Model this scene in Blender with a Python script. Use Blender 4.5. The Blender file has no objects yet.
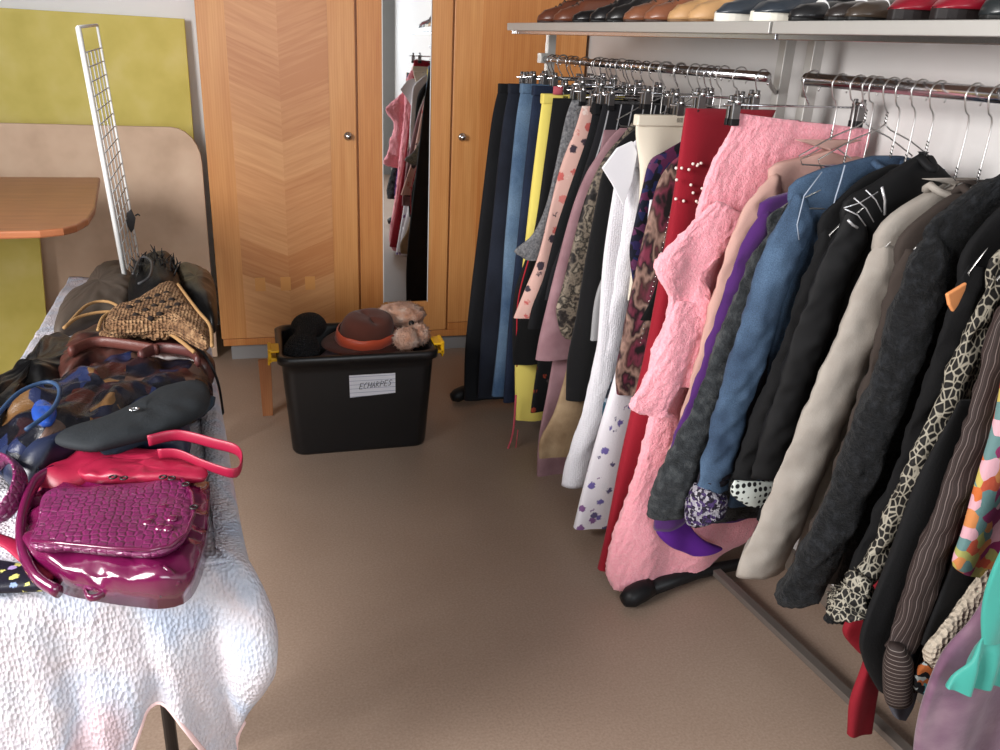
import bpy, math, random
from mathutils import Vector, Matrix, noise, geometry
C = bpy.context.scene.collection
SC = bpy.context.scene
PI = math.pi
# ------------------------------------------------------------------ camera
F = 830.0; EYE = 1.6
MC = ((0.96234126, -0.0574468, 0.26570502),      # rows: world X, Y, Z of the camera's right / down / forward
      (-0.26777947, -0.36871629, 0.8901362),
      (0.0468343, -0.92776514, -0.37021398))
cam_d = bpy.data.cameras.new('camera'); cam = bpy.data.objects.new('camera', cam_d); C.objects.link(cam)
cam_d.sensor_width = 36; cam_d.sensor_fit = 'HORIZONTAL'; cam_d.lens = F/1000*36; cam_d.clip_start = .02
cam.matrix_world = Matrix(((MC[0][0], -MC[0][1], -MC[0][2], 0), (MC[1][0], -MC[1][1], -MC[1][2], 0),
                           (MC[2][0], -MC[2][1], -MC[2][2], EYE), (0, 0, 0, 1)))
SC.camera = cam
SC.view_settings.view_transform = 'Standard'; SC.view_settings.look = 'None'
SC.view_settings.exposure = 0.0; SC.view_settings.gamma = 1; SC.view_settings.use_curve_mapping = False
# ------------------------------------------------------------------ light
W = bpy.data.worlds.new('sky'); SC.world = W; W.use_nodes = True
W.node_tree.nodes['Background'].inputs[0].default_value = (.75, .87, 1, 1)
W.node_tree.nodes['Background'].inputs[1].default_value = 1.6
def area(name, loc, target, sx, sy, power, col):
    d = bpy.data.lights.new(name, 'AREA'); d.shape = 'RECTANGLE'; d.size = sx; d.size_y = sy; d.energy = power; d.color = col
    o = bpy.data.objects.new(name, d); C.objects.link(o); o.location = loc
    o.rotation_euler = (Vector(target)-Vector(loc)).to_track_quat('-Z', 'Y').to_euler(); return o
area('window_daylight_left', (-2.22, .55, 1.95), (1.1, 1.7, .8), 1.6, 1.25, 215, (1, .97, .95))
area('window_daylight_rear', (.2, -2.32, 1.7), (.2, 3, 1.0), 2.2, 1.3, 62, (.93, .97, 1))

# ------------------------------------------------------------------ geometry of the view -> world
Rd = Vector((-0.11195695, 0.99371306, 0)); Nd = Vector((0.99371306, 0.11195695, 0)); EYEV = Vector((0, 0, EYE))
def ray(px, py):
    a, b = px-500, py-375
    return Vector([MC[i][0]*a+MC[i][1]*b+MC[i][2]*F for i in range(3)])
def atz(px, py, z): d = ray(px, py); return EYEV+d*((z-EYE)/d.z)
def aty(px, py, y): d = ray(px, py); return EYEV+d*(y/d.y)
def atn(px, py, n): d = ray(px, py); return EYEV+d*(n/d.dot(Nd))
def rk(s, n, z): return Rd*s+Nd*n+Vector((0, 0, z))
def atslant(px, py, s0, s1):          # the hanging plane of one garment: s0 at z 1.5, s1 at z .3
    k = (s1-s0)/1.2; d = ray(px, py); nn = Rd+Vector((0, 0, k))
    t = (s0+k*1.5-EYEV.dot(nn))/d.dot(nn); p = EYEV+d*t
    return p.dot(Nd), p.z
def wall_n(s): return (1.655+.11196*s)/.9937-.02

# ------------------------------------------------------------------ materials
MATS = {}
def S(c):
    return tuple(((x/255)/12.92 if x/255 <= .04045 else ((x/255+.055)/1.055)**2.4) for x in c)+(1,)
def mat(name, c=(128, 128, 128), rough=.85, metal=0., pat=None, cols=(), sc=10., bump='noise', bs=200., bd=.3, sheen=0., coord='Object', spec=.3, coat=0., trans=0., stretch=(1, 1, 1), dist=.004):
    if name in MATS: return MATS[name]
    m = bpy.data.materials.new(name); m.use_nodes = True; nt = m.node_tree; ns = nt.nodes; L = nt.links.new
    b = ns['Principled BSDF']
    b.inputs['Base Color'].default_value = S(c); b.inputs['Roughness'].default_value = rough; b.inputs['Metallic'].default_value = metal
    b.inputs['Specular IOR Level'].default_value = spec; b.inputs['Sheen Weight'].default_value = sheen
    b.inputs['Coat Weight'].default_value = coat; b.inputs['Coat Roughness'].default_value = .12 if rough < .3 else .5; b.inputs['Transmission Weight'].default_value = trans
    tc = ns.new('ShaderNodeTexCoord'); mp = ns.new('ShaderNodeMapping'); mp.inputs['Scale'].default_value = stretch
    L(tc.outputs[coord], mp.inputs[0]); V = mp.outputs[0]
    def ramp(src, stops, const=False):
        r = ns.new('ShaderNodeValToRGB'); cr = r.color_ramp
        if const: cr.interpolation = 'CONSTANT'
        while len(cr.elements) < len(stops): cr.elements.new(.5)
        for e, (p, col) in zip(cr.elements, stops): e.position = p; e.color = S(col) if max(col) > 1 else tuple(col)+(1,)
        L(src, r.inputs[0]); return r.outputs[0]
    def tex(kind, scale, **kw):
        t = ns.new('ShaderNodeTex'+kind); t.inputs['Scale'].default_value = scale; L(V, t.inputs['Vector'])
        for k, v in kw.items():
            if hasattr(t, k): setattr(t, k, v)
            else: t.inputs[k].default_value = v
        return t
    def mix(fac, a, bb, mode='MIX'):
        x = ns.new('ShaderNodeMix'); x.data_type = 'RGBA'; x.blend_type = mode
        if isinstance(fac, float): x.inputs[0].default_value = fac
        else: L(fac, x.inputs[0])
        for i, q in ((6, a), (7, bb)):
            if isinstance(q, tuple): x.inputs[i].default_value = q
            else: L(q, x.inputs[i])
        return x.outputs[2]
    n = len(cols)
    if pat == 'noise':
        t = tex('Noise', sc, Detail=3.0)
        L(ramp(t.outputs[0], [(.32+.36*i/max(1, n-1), cc) for i, cc in enumerate(cols)]), b.inputs['Base Color'])
    elif pat == 'vor':
        nz = tex('Noise', sc*.8, Detail=1.0); add = ns.new('ShaderNodeVectorMath'); add.operation = 'MULTIPLY_ADD'
        L(nz.outputs[1], add.inputs[0]); add.inputs[1].default_value = (.9/sc,)*3; L(V, add.inputs[2])
        t = tex('Voronoi', sc); L(add.outputs[0], t.inputs['Vector'])
        sp = ns.new('ShaderNodeSeparateColor'); L(t.outputs['Color'], sp.inputs[0])
        L(ramp(sp.outputs[0], [(i/n, cc) for i, cc in enumerate(cols)], True), b.inputs['Base Color'])
    elif pat == 'leo':
        t = tex('Voronoi', sc, feature='DISTANCE_TO_EDGE', Randomness=.9); L(ramp(t.outputs['Distance'], [(.0, cols[1]), (.05, cols[1]), (.12, cols[0]), (.34, cols[0]), (.5, cols[2])]), b.inputs['Base Color'])
    elif pat == 'dots':
        t = tex('Voronoi', sc, Randomness=0.15); L(ramp(t.outputs['Distance'], [(0, cols[0]), (.36, cols[0]), (.4, cols[1])]), b.inputs['Base Color'])
    elif pat in ('stripe', 'hstripe'):
        sp = ns.new('ShaderNodeSeparateXYZ'); L(V, sp.inputs[0]); ml = ns.new('ShaderNodeMath'); ml.operation = 'MULTIPLY'
        L(sp.outputs[0 if pat == 'stripe' else 1], ml.inputs[0]); ml.inputs[1].default_value = sc
        fr = ns.new('ShaderNodeMath'); fr.operation = 'FRACT'; L(ml.outputs[0], fr.inputs[0])
        st = [(0, cols[0]), (.44, cols[0]), (.48, cols[1]), (.54, cols[1]), (.58, cols[0])]
        if n > 2: st += [(.78, cols[0]), (.82, cols[2]), (.87, cols[2]), (.91, cols[0])]
        L(ramp(fr.outputs[0], st), b.inputs['Base Color'])
    elif pat == 'floral':
        t = tex('Voronoi', sc); nz = tex('Noise', sc*5, Detail=2.0)
        ad = ns.new('ShaderNodeMath'); ad.operation = 'MULTIPLY_ADD'; L(nz.outputs[0], ad.inputs[0]); ad.inputs[1].default_value = .45; L(t.outputs['Distance'], ad.inputs[2])
        sp = ns.new('ShaderNodeSeparateColor'); L(t.outputs['Color'], sp.inputs[0])
        fl = ramp(sp.outputs[0], [(i/(n-1), cc) for i, cc in enumerate(cols[1:])], True)
        mk = ramp(ad.outputs[0], [(0, (1., 1, 1)), (.52, (1., 1, 1)), (.6, (0., 0, 0))])
        L(mix(mk, S(cols[0]), fl), b.inputs['Base Color'])
    elif pat == 'denim':
        t = tex('Noise', sc, Detail=4.0); t2 = tex('Noise', 420, Detail=1.0)
        a = ramp(t.outputs[0], [(.35, cols[0]), (.65, cols[1])]); g = ramp(t2.outputs[0], [(.3, (.6, .6, .6)), (.7, (1., 1, 1))])
        L(mix(1.0, a, g, 'MULTIPLY'), b.inputs['Base Color'])
    elif pat == 'wood':
        w = tex('Wave', sc, Distortion=5.0, Detail=3.0); w.inputs['Detail Scale'].default_value = 1.2
        t = tex('Noise', sc*1.5, Detail=6.0)
        a = ramp(w.outputs[0], [(.1, cols[0]), (.9, cols[1])]); bb = ramp(t.outputs[0], [(.3, cols[0]), (.7, cols[1])])
        L(mix(.75, a, bb), b.inputs['Base Color'])
    if bump:
        bn = ns.new('ShaderNodeBump'); bn.inputs['Strength'].default_value = bd; bn.inputs['Distance'].default_value = dist
        if bump == 'croc':
            t = tex('Voronoi', bs, feature='DISTANCE_TO_EDGE', Randomness=.5); r = ramp(t.outputs['Distance'], [(0, (0., 0, 0)), (.22, (1., 1, 1))]); L(r, bn.inputs['Height'])
        elif bump == 'knit':
            t = tex('Voronoi', bs, Randomness=.4); L(t.outputs['Distance'], bn.inputs['Height'])
        elif bump == 'quilt':
            t = tex('Voronoi', bs, Randomness=.8); t2 = tex('Noise', bs*.35, Detail=3.0); ad = ns.new('ShaderNodeMath'); ad.operation = 'ADD'
            L(t.outputs['Distance'], ad.inputs[0]); L(t2.outputs[0], ad.inputs[1]); L(ad.outputs[0], bn.inputs['Height'])
        else:
            t = tex('Noise', bs, Detail=5.0, Roughness=.65); L(t.outputs[0], bn.inputs['Height'])
        L(bn.outputs[0], b.inputs['Normal'])
    MATS[name] = m; return m
CH = mat('polished chrome', (205, 205, 208), .18, 1., bump=None)
STEEL = mat('brushed steel', (186, 184, 180), .5, .55, bump='noise', bs=60, bd=.1)
WIRE = mat('hanger wire', (190, 188, 186), .3, .9, bump=None)
BLKP = mat('black plastic', (22, 22, 24), .45, bump='noise', bs=150, bd=.05)
WHITEM = mat('white coated wire', (226, 226, 224), .4, bump=None)

# ------------------------------------------------------------------ building helpers
ORG = {}
def empty(name, loc, label, cat, group=None, kind=None):
    o = bpy.data.objects.new(name, None); C.objects.link(o); o.location = loc; o.empty_display_size = .05
    ORG[o] = Vector(loc); o['label'] = label; o['category'] = cat
    if group: o['group'] = group
    if kind: o['kind'] = kind
    return o
def tag(o, label=None, cat=None, group=None, kind=None):
    for k, v in (('label', label), ('category', cat), ('group', group), ('kind', kind)):
        if v: o[k] = v
    return o
class MB:
    def __init__(s): s.v = []; s.f = []; s.u = []; s.m = []
    def add(s, vs, fs, uvs=None):
        k = len(s.v); s.v += [Vector(v) for v in vs]; s.u += (uvs or [(v[0], v[2]) for v in vs]); s.f += [tuple(i+k for i in f) for f in fs]; return s
    def box(s, lo, hi, fr=None):
        x0, y0, z0 = lo; x1, y1, z1 = hi
        vs = [Vector((x, y, z)) for z in (z0, z1) for y in (y0, y1) for x in (x0, x1)]
        if fr: vs = [fr(v) for v in vs]
        return s.add(vs, [(0, 2, 3, 1), (4, 5, 7, 6), (0, 1, 5, 4), (2, 6, 7, 3), (0, 4, 6, 2), (1, 3, 7, 5)])
    def loft(s, rings, cap=(True, True), closed=True, uvs=None):
        n = len(rings[0]); vs = [p for r in rings for p in r]; fs = []
        for i in range(len(rings)-1):
            for j in range(n if closed else n-1):
                k = (j+1) % n; fs.append((i*n+j, i*n+k, (i+1)*n+k, (i+1)*n+j))
        if cap[0]: fs.append(tuple(range(n))[::-1])
        if cap[1]: fs.append(tuple(range((len(rings)-1)*n, len(rings)*n)))
        return s.add(vs, fs, uvs)
    def tube(s, pts, r, seg=8, cap=True, flat=1.0, up=None, closed=False):
        pts = [Vector(p) for p in pts]; rings = []; prev = None; uv = []; ln = 0
        for i, p in enumerate(pts):
            a = pts[max(i-1, 0)]; b = pts[min(i+1, len(pts)-1)]; t = (b-a).normalized()
            if prev is None:
                ref = Vector(up) if up else (Vector((0, 0, 1)) if abs(t.z) < .9 else Vector((1, 0, 0)))
                x = (ref-t*ref.dot(t)).normalized()
            else: x = (prev-t*prev.dot(t)).normalized()
            prev = x; y = t.cross(x); rr = r[i] if isinstance(r, (list, tuple)) else r
            if i: ln += (p-pts[i-1]).length
            rings.append([p+x*(rr*math.cos(2*PI*k/seg))+y*(rr*flat*math.sin(2*PI*k/seg)) for k in range(seg)])
            uv += [(2*rr*abs(k/seg*2-1), ln) for k in range(seg)]
        return s.loft(rings, (cap, cap), uvs=uv)
    def lathe(s, c, prof, seg=20, axis=None):
        c = Vector(c); q = Vector(axis).to_track_quat('Z', 'Y') if axis else None; rings = []
        for r, z in prof:
            ring = [Vector((r*math.cos(2*PI*k/seg), r*math.sin(2*PI*k/seg), z)) for k in range(seg)]
            rings.append([c+(q @ p if q else p) for p in ring])
        return s.loft(rings)
    def ball(s, c, r, sx=1, sy=1, sz=1, seg=14, nz=0., ns=8.):
        c = Vector(c); rings = []
        for i in range(1, seg):
            a = PI*i/seg; rings.append([Vector((math.sin(a)*math.cos(2*PI*k/(seg*2))*sx, math.sin(a)*math.sin(2*PI*k/(seg*2))*sy, math.cos(a)*sz)) for k in range(seg*2)])
        rings = [[c+p*r*(1+nz*noise.noise(p*ns+c*7)) for p in g] for g in rings]
        return s.loft(rings)
    def pillow(s, outline, z0, h, n=9, edge=.35, wr=.0, ws=9., p=2.4, sag=None, hf=None):
        """outline: points (x,y); a cushion resting at z0, h high, wrinkled by wr"""
        pts = []; m = len(outline)
        for i in range(m):
            p0, p1, p2, p3 = [Vector(outline[(i+k-1) % m][:2]) for k in range(4)]
            st = max(2, int((p2-p1).length/.012))
            for q in range(st):
                t = q/st; pts.append(.5*((2*p1)+(p2-p0)*t+(2*p0-5*p1+4*p2-p3)*t*t+(3*p1-p0-3*p2+p3)*t**3))
        c = sum(pts, Vector((0, 0)))/len(pts); rings = []; uv = []
        def nzv(x, y): return noise.noise(Vector((x*ws, y*ws, z0*5)))+.5*noise.noise(Vector((x*ws*2.3, y*ws*2.3, 3)))
        rings.append([Vector((q.x, q.y, z0)) for q in [c+(q-c)*.96 for q in pts]])
        for j in range(0, n+1):
            t = j/n; k = 1-t*t*.97 if j else 1.0
            hh = h*(edge+(1-edge)*(1-(1-t)**p))
            ring = []
            for q in pts:
                w = c+(q-c)*k; e = nzv(w.x, w.y)*wr
                g = hf(w.x, w.y) if hf else 0
                ring.append(Vector((w.x, w.y, max(z0+.002, z0+hh+g*(1 if j else .3)+e*(1 if j else .3)))))
            rings.append(ring)
        return s.loft(rings)
    def build(s, name, material, parent=None, smooth=True, bevel=0, sub=0, seg=2, solid=0):
        me = bpy.data.meshes.new(name); o = bpy.data.objects.new(name, me); C.objects.link(o)
        if parent is not None: org = ORG[parent]; o.parent = parent
        else:
            xs = [v.x for v in s.v]; ys = [v.y for v in s.v]; zs = [v.z for v in s.v]
            org = Vector(((min(xs)+max(xs))/2, (min(ys)+max(ys))/2, min(zs))); o.location = org
        ORG[o] = org
        me.from_pydata([v-org for v in s.v], [], s.f)
        if material: me.materials.append(material)
        uvl = me.uv_layers.new(name='uv')
        for lp in me.loops: uvl.data[lp.index].uv = s.u[lp.vertex_index]
        import bmesh as bmm
        bm = bmm.new(); bm.from_mesh(me); bmm.ops.recalc_face_normals(bm, faces=bm.faces); bm.to_mesh(me); bm.free()
        if smooth: me.shade_smooth()
        if solid:
            md = o.modifiers.new('solid', 'SOLIDIFY'); md.thickness = solid; md.offset = 0
        if bevel:
            md = o.modifiers.new('bevel', 'BEVEL'); md.width = bevel; md.segments = seg; md.limit_method = 'ANGLE'; md.angle_limit = .6
        if sub:
            md = o.modifiers.new('sub', 'SUBSURF'); md.levels = sub; md.render_levels = sub
        return o
def boxo(name, lo, hi, m, parent=None, bevel=0, fr=None): return MB().box(lo, hi, fr).build(name, m, parent, smooth=False, bevel=bevel)
def prism(outline, z0, z1, up=(0, 0, 1), o=(0, 0, 0), ax=None):
    """outline in a plane spanned by ax=(u,v), pushed along up"""
    u, v = (Vector(ax[0]), Vector(ax[1])) if ax else (Vector((1, 0, 0)), Vector((0, 1, 0))); w = Vector(up); o = Vector(o)
    return MB().loft([[o+u*a+v*b+w*z for a, b in outline] for z in (z0, z1)])
def rounded(x0, y0, x1, y1, r, k=5):
    out = []
    for cx, cy, a in ((x1-r, y0+r, -PI/2), (x1-r, y1-r, 0), (x0+r, y1-r, PI/2), (x0+r, y0+r, PI)):
        out += [(cx+r*math.cos(a+PI/2*i/k), cy+r*math.sin(a+PI/2*i/k)) for i in range(k+1)]
    return out
def spline(pts, n):
    """resample a Catmull-Rom spline through pts at n even steps (tuples of any length)"""
    P = [Vector(p) for p in pts]; dense = []
    for i in range(len(P)-1):
        p0 = P[max(i-1, 0)]; p1 = P[i]; p2 = P[i+1]; p3 = P[min(i+2, len(P)-1)]
        for q in range(16):
            t = q/16; dense.append(.5*((2*p1)+(p2-p0)*t+(2*p0-5*p1+4*p2-p3)*t*t+(3*p1-p0-3*p2+p3)*t**3))
    dense.append(P[-1]); L = [0]
    for a, b in zip(dense, dense[1:]): L.append(L[-1]+(b-a).length)
    out = []; j = 0
    for i in range(n):
        d = L[-1]*i/(n-1)
        while j < len(L)-2 and L[j+1] < d: j += 1
        t = (d-L[j])/max(1e-9, L[j+1]-L[j]); out.append(dense[j].lerp(dense[j+1], min(1, t)))
    return out

# ================================================================== SETTING
WALLM = mat('white wall paint', (246, 246, 246), .9, bump='noise', bs=40, bd=.08)
WALLD = mat('bounce cutting wall grey', (128, 128, 126), .9, bump='noise', bs=40, bd=.08)  # ceiling, left and rear walls darkened to cut bounce light
WALLR = mat('grey white wall paint', (206, 203, 201), .9, bump='noise', bs=35, bd=.1)
def struct(o): o['kind'] = 'structure'; return o
FL = mat('beige linoleum', (150, 134, 118), .5, pat='noise', cols=[(150, 129, 113), (158, 137, 121), (166, 146, 130)], sc=150, bs=90, bd=.01, spec=.35)
nt = FL.node_tree; b_ = nt.nodes['Principled BSDF']; src = b_.inputs['Base Color'].links[0].from_socket
tcn = nt.nodes.new('ShaderNodeTexCoord'); sn = nt.nodes.new('ShaderNodeTexNoise'); sn.inputs['Scale'].default_value = 2.4; sn.inputs['Detail'].default_value = 8
nt.links.new(tcn.outputs['Object'], sn.inputs['Vector']); cr = nt.nodes.new('ShaderNodeValToRGB'); cr.color_ramp.elements[0].position = .3; cr.color_ramp.elements[0].color = (.9, .88, .87, 1); cr.color_ramp.elements[1].position = .6; cr.color_ramp.elements[1].color = (1, 1, 1, 1)
nt.links.new(sn.outputs[0], cr.inputs[0]); mx = nt.nodes.new('ShaderNodeMix'); mx.data_type = 'RGBA'; mx.blend_type = 'MULTIPLY'; mx.inputs[0].default_value = 1
nt.links.new(src, mx.inputs[6]); nt.links.new(cr.outputs[0], mx.inputs[7]); nt.links.new(mx.outputs[2], b_.inputs['Base Color'])
struct(boxo('floor', (-2.3, -2.3, -.1), (1.75, 5.0, 0), FL))
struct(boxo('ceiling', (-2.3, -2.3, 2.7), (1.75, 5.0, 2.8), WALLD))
struct(boxo('wall_back', (-2.3, 4.86, 0), (1.75, 4.98, 2.7), WALLM))
struct(boxo('wall_right', (1.66, -2.3, 0), (1.78, 4.86, 2.7), WALLR))
def wall_with_hole(name, axis, c0, c1, a0, a1, h0, h1, z0, z1, m):
    mb = MB()
    for (p, q, r, s) in ((a0, h0, 0, 2.7), (h1, a1, 0, 2.7), (h0, h1, 0, z0), (h0, h1, z1, 2.7)):
        if axis == 'x': mb.box((c0, p, r), (c1, q, s))
        else: mb.box((p, c0, r), (q, c1, s))
    return struct(mb.build(name, m, smooth=False))
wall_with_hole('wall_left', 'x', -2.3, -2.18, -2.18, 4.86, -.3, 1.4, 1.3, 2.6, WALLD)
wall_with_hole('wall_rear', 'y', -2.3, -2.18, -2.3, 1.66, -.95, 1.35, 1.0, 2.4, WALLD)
GL = mat('window glass', (255, 255, 255), .0, trans=1., bump=None)
def window(name, axis, c, a0, a1, z0, z1):
    mb = MB(); n = 3
    for i in range(n+1):
        a = a0+(a1-a0)*i/n
        a = min(max(a, a0+.025), a1-.025)
        mb.box(*(((c-.03, a-.025, z0), (c+.03, a+.025, z1)) if axis == 'x' else ((a-.025, c-.03, z0), (a+.025, c+.03, z1))))
    for z in (z0, z1-.05): mb.box(*(((c-.03, a0, z), (c+.03, a1, z+.05)) if axis == 'x' else ((a0, c-.03, z), (a1, c+.03, z+.05))))
    return struct(mb.build(name, mat('white window frame', (232, 232, 230), .5, bump=None), smooth=False))
window('window_1', 'x', -2.27, -.3, 1.4, 1.3, 2.6); window('window_2', 'y', -2.24, -.95, 1.35, 1.0, 2.4)
struct(boxo('baseboard_right', (1.638, -2.18, 0), (1.66, 4.2, .07), mat('grey brown skirting', (108, 98, 90), .5, bump=None)))
struct(boxo('baseboard_back', (-2.18, 4.84, 0), (-.3, 4.86, .09), mat('pale grey skirting', (150, 150, 150), .5, bump=None)))
# panels leaning along the back wall
YB = mat('mustard yellow board paint', (172, 168, 74), .55, pat='noise', cols=[(206, 190, 92), (216, 200, 104), (224, 208, 124)], sc=5, bs=30, bd=.08)
BB = mat('beige hardboard', (190, 158, 132), .7, pat='noise', cols=[(190, 162, 138), (202, 174, 150), (208, 182, 158)], sc=6, bs=50, bd=.08)
def lean_board(name, outline, y, tilt, th, m, label, cat):
    o = prism(outline, 0, th, up=(0, 1, 0), o=(0, y, 0), ax=((1, 0, 0), (0, tilt, 1))).build(name, m, smooth=False, bevel=.003)
    return tag(o, label, cat)
lean_board('painted_board', [(-1.9, .01), (-.32, .01), (-.315, 1.642), (-1.05, 1.647), (-1.9, 1.655)], 4.7, .055, .018, YB, 'large mustard yellow painted board leaning on the back wall behind the beige one', 'board')
lean_board('rounded_hardboard', [(-1.8, .01), (-.262, .01), (-.262, 1.0)]+[(-.262-.13+.13*math.cos(a), 1.0+.16*math.sin(a)) for a in [PI/2*i/6 for i in range(1, 7)]]+[(-1.8, 1.165)], 4.3, .05, .02, BB, 'beige hardboard panel with rounded top corner leaning beside the wardrobe', 'board')
lean_board('painted_board', [(-1.7, .01), (-1.025, .01), (-.985, .75), (-1.7, .8)], 4.17, .05, .015, YB, 'smaller yellow board standing on the floor under the wooden table top', 'board')
# wall fitting seen in the gap beside the wardrobe
o = empty('wall_bracket', (-.25, 4.84, 1.6), 'small dark metal hinge bracket on the white wall beside the wardrobe top', 'bracket')
boxo('plate', (-.262, 4.835, 1.62), (-.25, 4.86, 1.74), mat('dark metal', (60, 58, 58), .4, .7, bump=None), o, .002)
boxo('pin', (-.257, 4.825, 1.66), (-.251, 4.836, 1.70), mat('dark metal'), o)

# ================================================================== WARDROBE
WOODL = mat('honey veneer stile', (206, 144, 84), .34, pat='wood', cols=[(194, 128, 70), (212, 152, 92)], sc=3, stretch=(9, 9, .6), bs=40, bd=.02, coat=.25, spec=.4)
WOODD = mat('amber veneer', (196, 128, 68), .36, pat='wood', cols=[(184, 114, 58), (204, 140, 80)], sc=3, stretch=(9, 9, .6), bs=40, bd=.02, coat=.2, spec=.4)
def chevron():
    m = mat('chevron veneer', (204, 146, 92), .34, bump=None, coat=.25, spec=.4)
    nt = m.node_tree; ns = nt.nodes; L = nt.links.new; b = ns['Principled BSDF']
    tc = ns.new('ShaderNodeTexCoord'); sp = ns.new('ShaderNodeSeparateXYZ'); L(tc.outputs['Object'], sp.inputs[0])
    def M_(op, a, b2=None):
        x = ns.new('ShaderNodeMath'); x.operation = op
        for i, q in ((0, a), (1, b2)):
            if q is None: continue
            if isinstance(q, (int, float)): x.inputs[i].default_value = q
            else: L(q, x.inputs[i])
        return x.outputs[0]
    ax = M_('ABSOLUTE', sp.outputs[0]); v = M_('SUBTRACT', sp.outputs[2], M_('MULTIPLY', ax, .42))
    cb = ns.new('ShaderNodeCombineXYZ'); L(M_('ADD', M_('MULTIPLY', v, 30.), 3.), cb.inputs[2]); L(M_('MULTIPLY', ax, 2.), cb.inputs[0]); L(M_('SIGN', sp.outputs[0]), cb.inputs[1])
    n1 = ns.new('ShaderNodeTexNoise'); n1.inputs['Scale'].default_value = 2.2; n1.inputs['Detail'].default_value = 5; L(cb.outputs[0], n1.inputs['Vector'])
    band = M_('FLOOR', M_('MULTIPLY', v, 5.4)); wn = ns.new('ShaderNodeTexWhiteNoise'); wn.noise_dimensions = '2D'
    c2 = ns.new('ShaderNodeCombineXYZ'); L(band, c2.inputs[0]); L(c2.outputs[0], wn.inputs['Vector'])
    fac = M_('ADD', M_('MULTIPLY', n1.outputs[0], .65), M_('ADD', M_('MULTIPLY', wn.outputs['Value'], .34), M_('MULTIPLY', M_('SIGN', sp.outputs[0]), -.04)))
    r = ns.new('ShaderNodeValToRGB'); L(fac, r.inputs[0])
    r.color_ramp.elements[0].position = .3; r.color_ramp.elements[0].color = S((186, 122, 72)); r.color_ramp.elements[1].position = .78; r.color_ramp.elements[1].color = S((214, 158, 106))
    L(r.outputs[0], b.inputs['Base Color']); return m
WY = 4.25
wd = empty('wardrobe', (.7, WY+.28, 0), 'honey coloured wooden wardrobe with chevron veneer door and narrow mirror at the back', 'wardrobe')
boxo('carcass', (-.22, WY+.022, .085), (1.64, WY+.55, 2.1), WOODD, wd, .003)
boxo('plinth', (-.19, WY+.03, 0), (1.62, WY+.5, .088), mat('pale grey plinth', (140, 138, 138), .6, bump=None), wd)
boxo('bottom_rail', (-.225, WY-.004, .085), (1.64, WY+.024, .122), WOODD, wd, .003)
boxo('top_cornice', (-.24, WY-.02, 2.1), (1.65, WY+.56, 2.16), WOODL, wd, .006)
LD = boxo('door', (-.232, WY-.003, .124), (.472, WY+.02, 2.09), WOODL, wd, .003)
pm = boxo('chevron_panel', (-.108, WY-.005, .126), (.345, WY-.002, 2.088), chevron(), LD)
# recentre so that the chevron folds on the panel's middle
for v in pm.data.vertices: v.co.x -= (.1185-ORG[LD].x)
pm.location.x += (.1185-ORG[LD].x)
pale = mat('pale veneer inlay', (214, 152, 88), .34, bump=None, coat=.2)
for i, x in enumerate((.015, .14, .262)):
    boxo('inlay_square', (x-.025-.04, WY-.007, .375), (x+.025-.04, WY-.004, .445), pale, LD)
def knob(x, z, par):
    k = MB().lathe((x, WY-.004, z), [(.004, 0), (.02, 0), (.021, .003), (.014, .006), (.008, .01), (.008, .018), (.014, .022), (.015, .028), (.009, .033), (.001, .034)], 20, (0, -1, 0)).build('knob', CH, par); return k
knob(.431, 1.146, LD)
MP = boxo('mirror_panel', (.482, WY-.003, .124), (.942, WY+.02, 2.09), WOODL, wd, .003)
boxo('inner_stile', (.482+.0, WY-.006, .126), (.595, WY-.002, 2.088), WOODD, MP)
boxo('mirror', (.6, WY-.008, .295), (.836, WY-.003, 2.0), mat('mirror silver', (235, 238, 240), .015, 1., bump=None), MP)
boxo('mirror_edge', (.5985, WY-.0095, .29), (.602, WY-.003, 2.0), WHITEM, MP); boxo('mirror_edge', (.834, WY-.0095, .29), (.8375, WY-.003, 2.0), WHITEM, MP)
RD = boxo('door', (.952, WY-.003, .165), (1.638, WY+.02, 2.09), WOODL, wd, .003)
boxo('side_panel', (1.09, WY-.005, .167), (1.5, WY-.002, 2.088), WOODD, RD)
knob(1.004, 1.152, RD)
boxo('door_sill', (.952, WY-.001, .122), (1.638, WY+.02, .162), WOODD, wd, .002)

# ================================================================== STORAGE BIN
BIN = mat('black storage plastic', (17, 17, 19), .38, bump='noise', bs=120, bd=.06, spec=.5)
YEL = mat('yellow plastic', (226, 172, 20), .35, bump=None)
BX, BY = .345, 3.3
bn = empty('storage_bin', (BX, BY, 0), 'open black plastic storage bin of scarves and hats with a handwritten paper label', 'storage bin')
def rect_ring(hw, hd, z, r=.05): return [Vector((BX+a, BY+b, z)) for a, b in rounded(-hw, -hd, hw, hd, r, 6)]
prof = [(.27, .18, .0), (.276, .184, .012), (.297, .19, .3), (.3, .195, .36), (.302, .197, .398), (.318, .212, .402), (.32, .214, .43), (.312, .206, .436), (.296, .19, .434), (.29, .186, .42), (.265, .165, .02)]
MB().loft([rect_ring(a, b, z) for a, b, z in prof]).build('tub', BIN, bn)
for sx in (-1, 1):
    c = .316*sx
    h = MB()
    fr = lambda v, c=c, sx=sx: Vector((BX+c+sx*v.x, BY-.1+v.y, v.z))
    h.box((0, -.045, .40), (.035, .045, .415), fr); h.box((.022, -.045, .395), (.036, .045, .452), fr); h.box((-.008, -.045, .436), (.036, .045, .447), fr)
    h.box((.03, -.02, .375), (.038, .02, .4), fr)
    h.build('handle', YEL, bn, smooth=False, bevel=.004)
PB = mat('ruled paper', (222, 224, 232), .8, pat='hstripe', cols=[(224, 226, 234), (140, 148, 176)], sc=58, coord='UV', bump=None)
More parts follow.
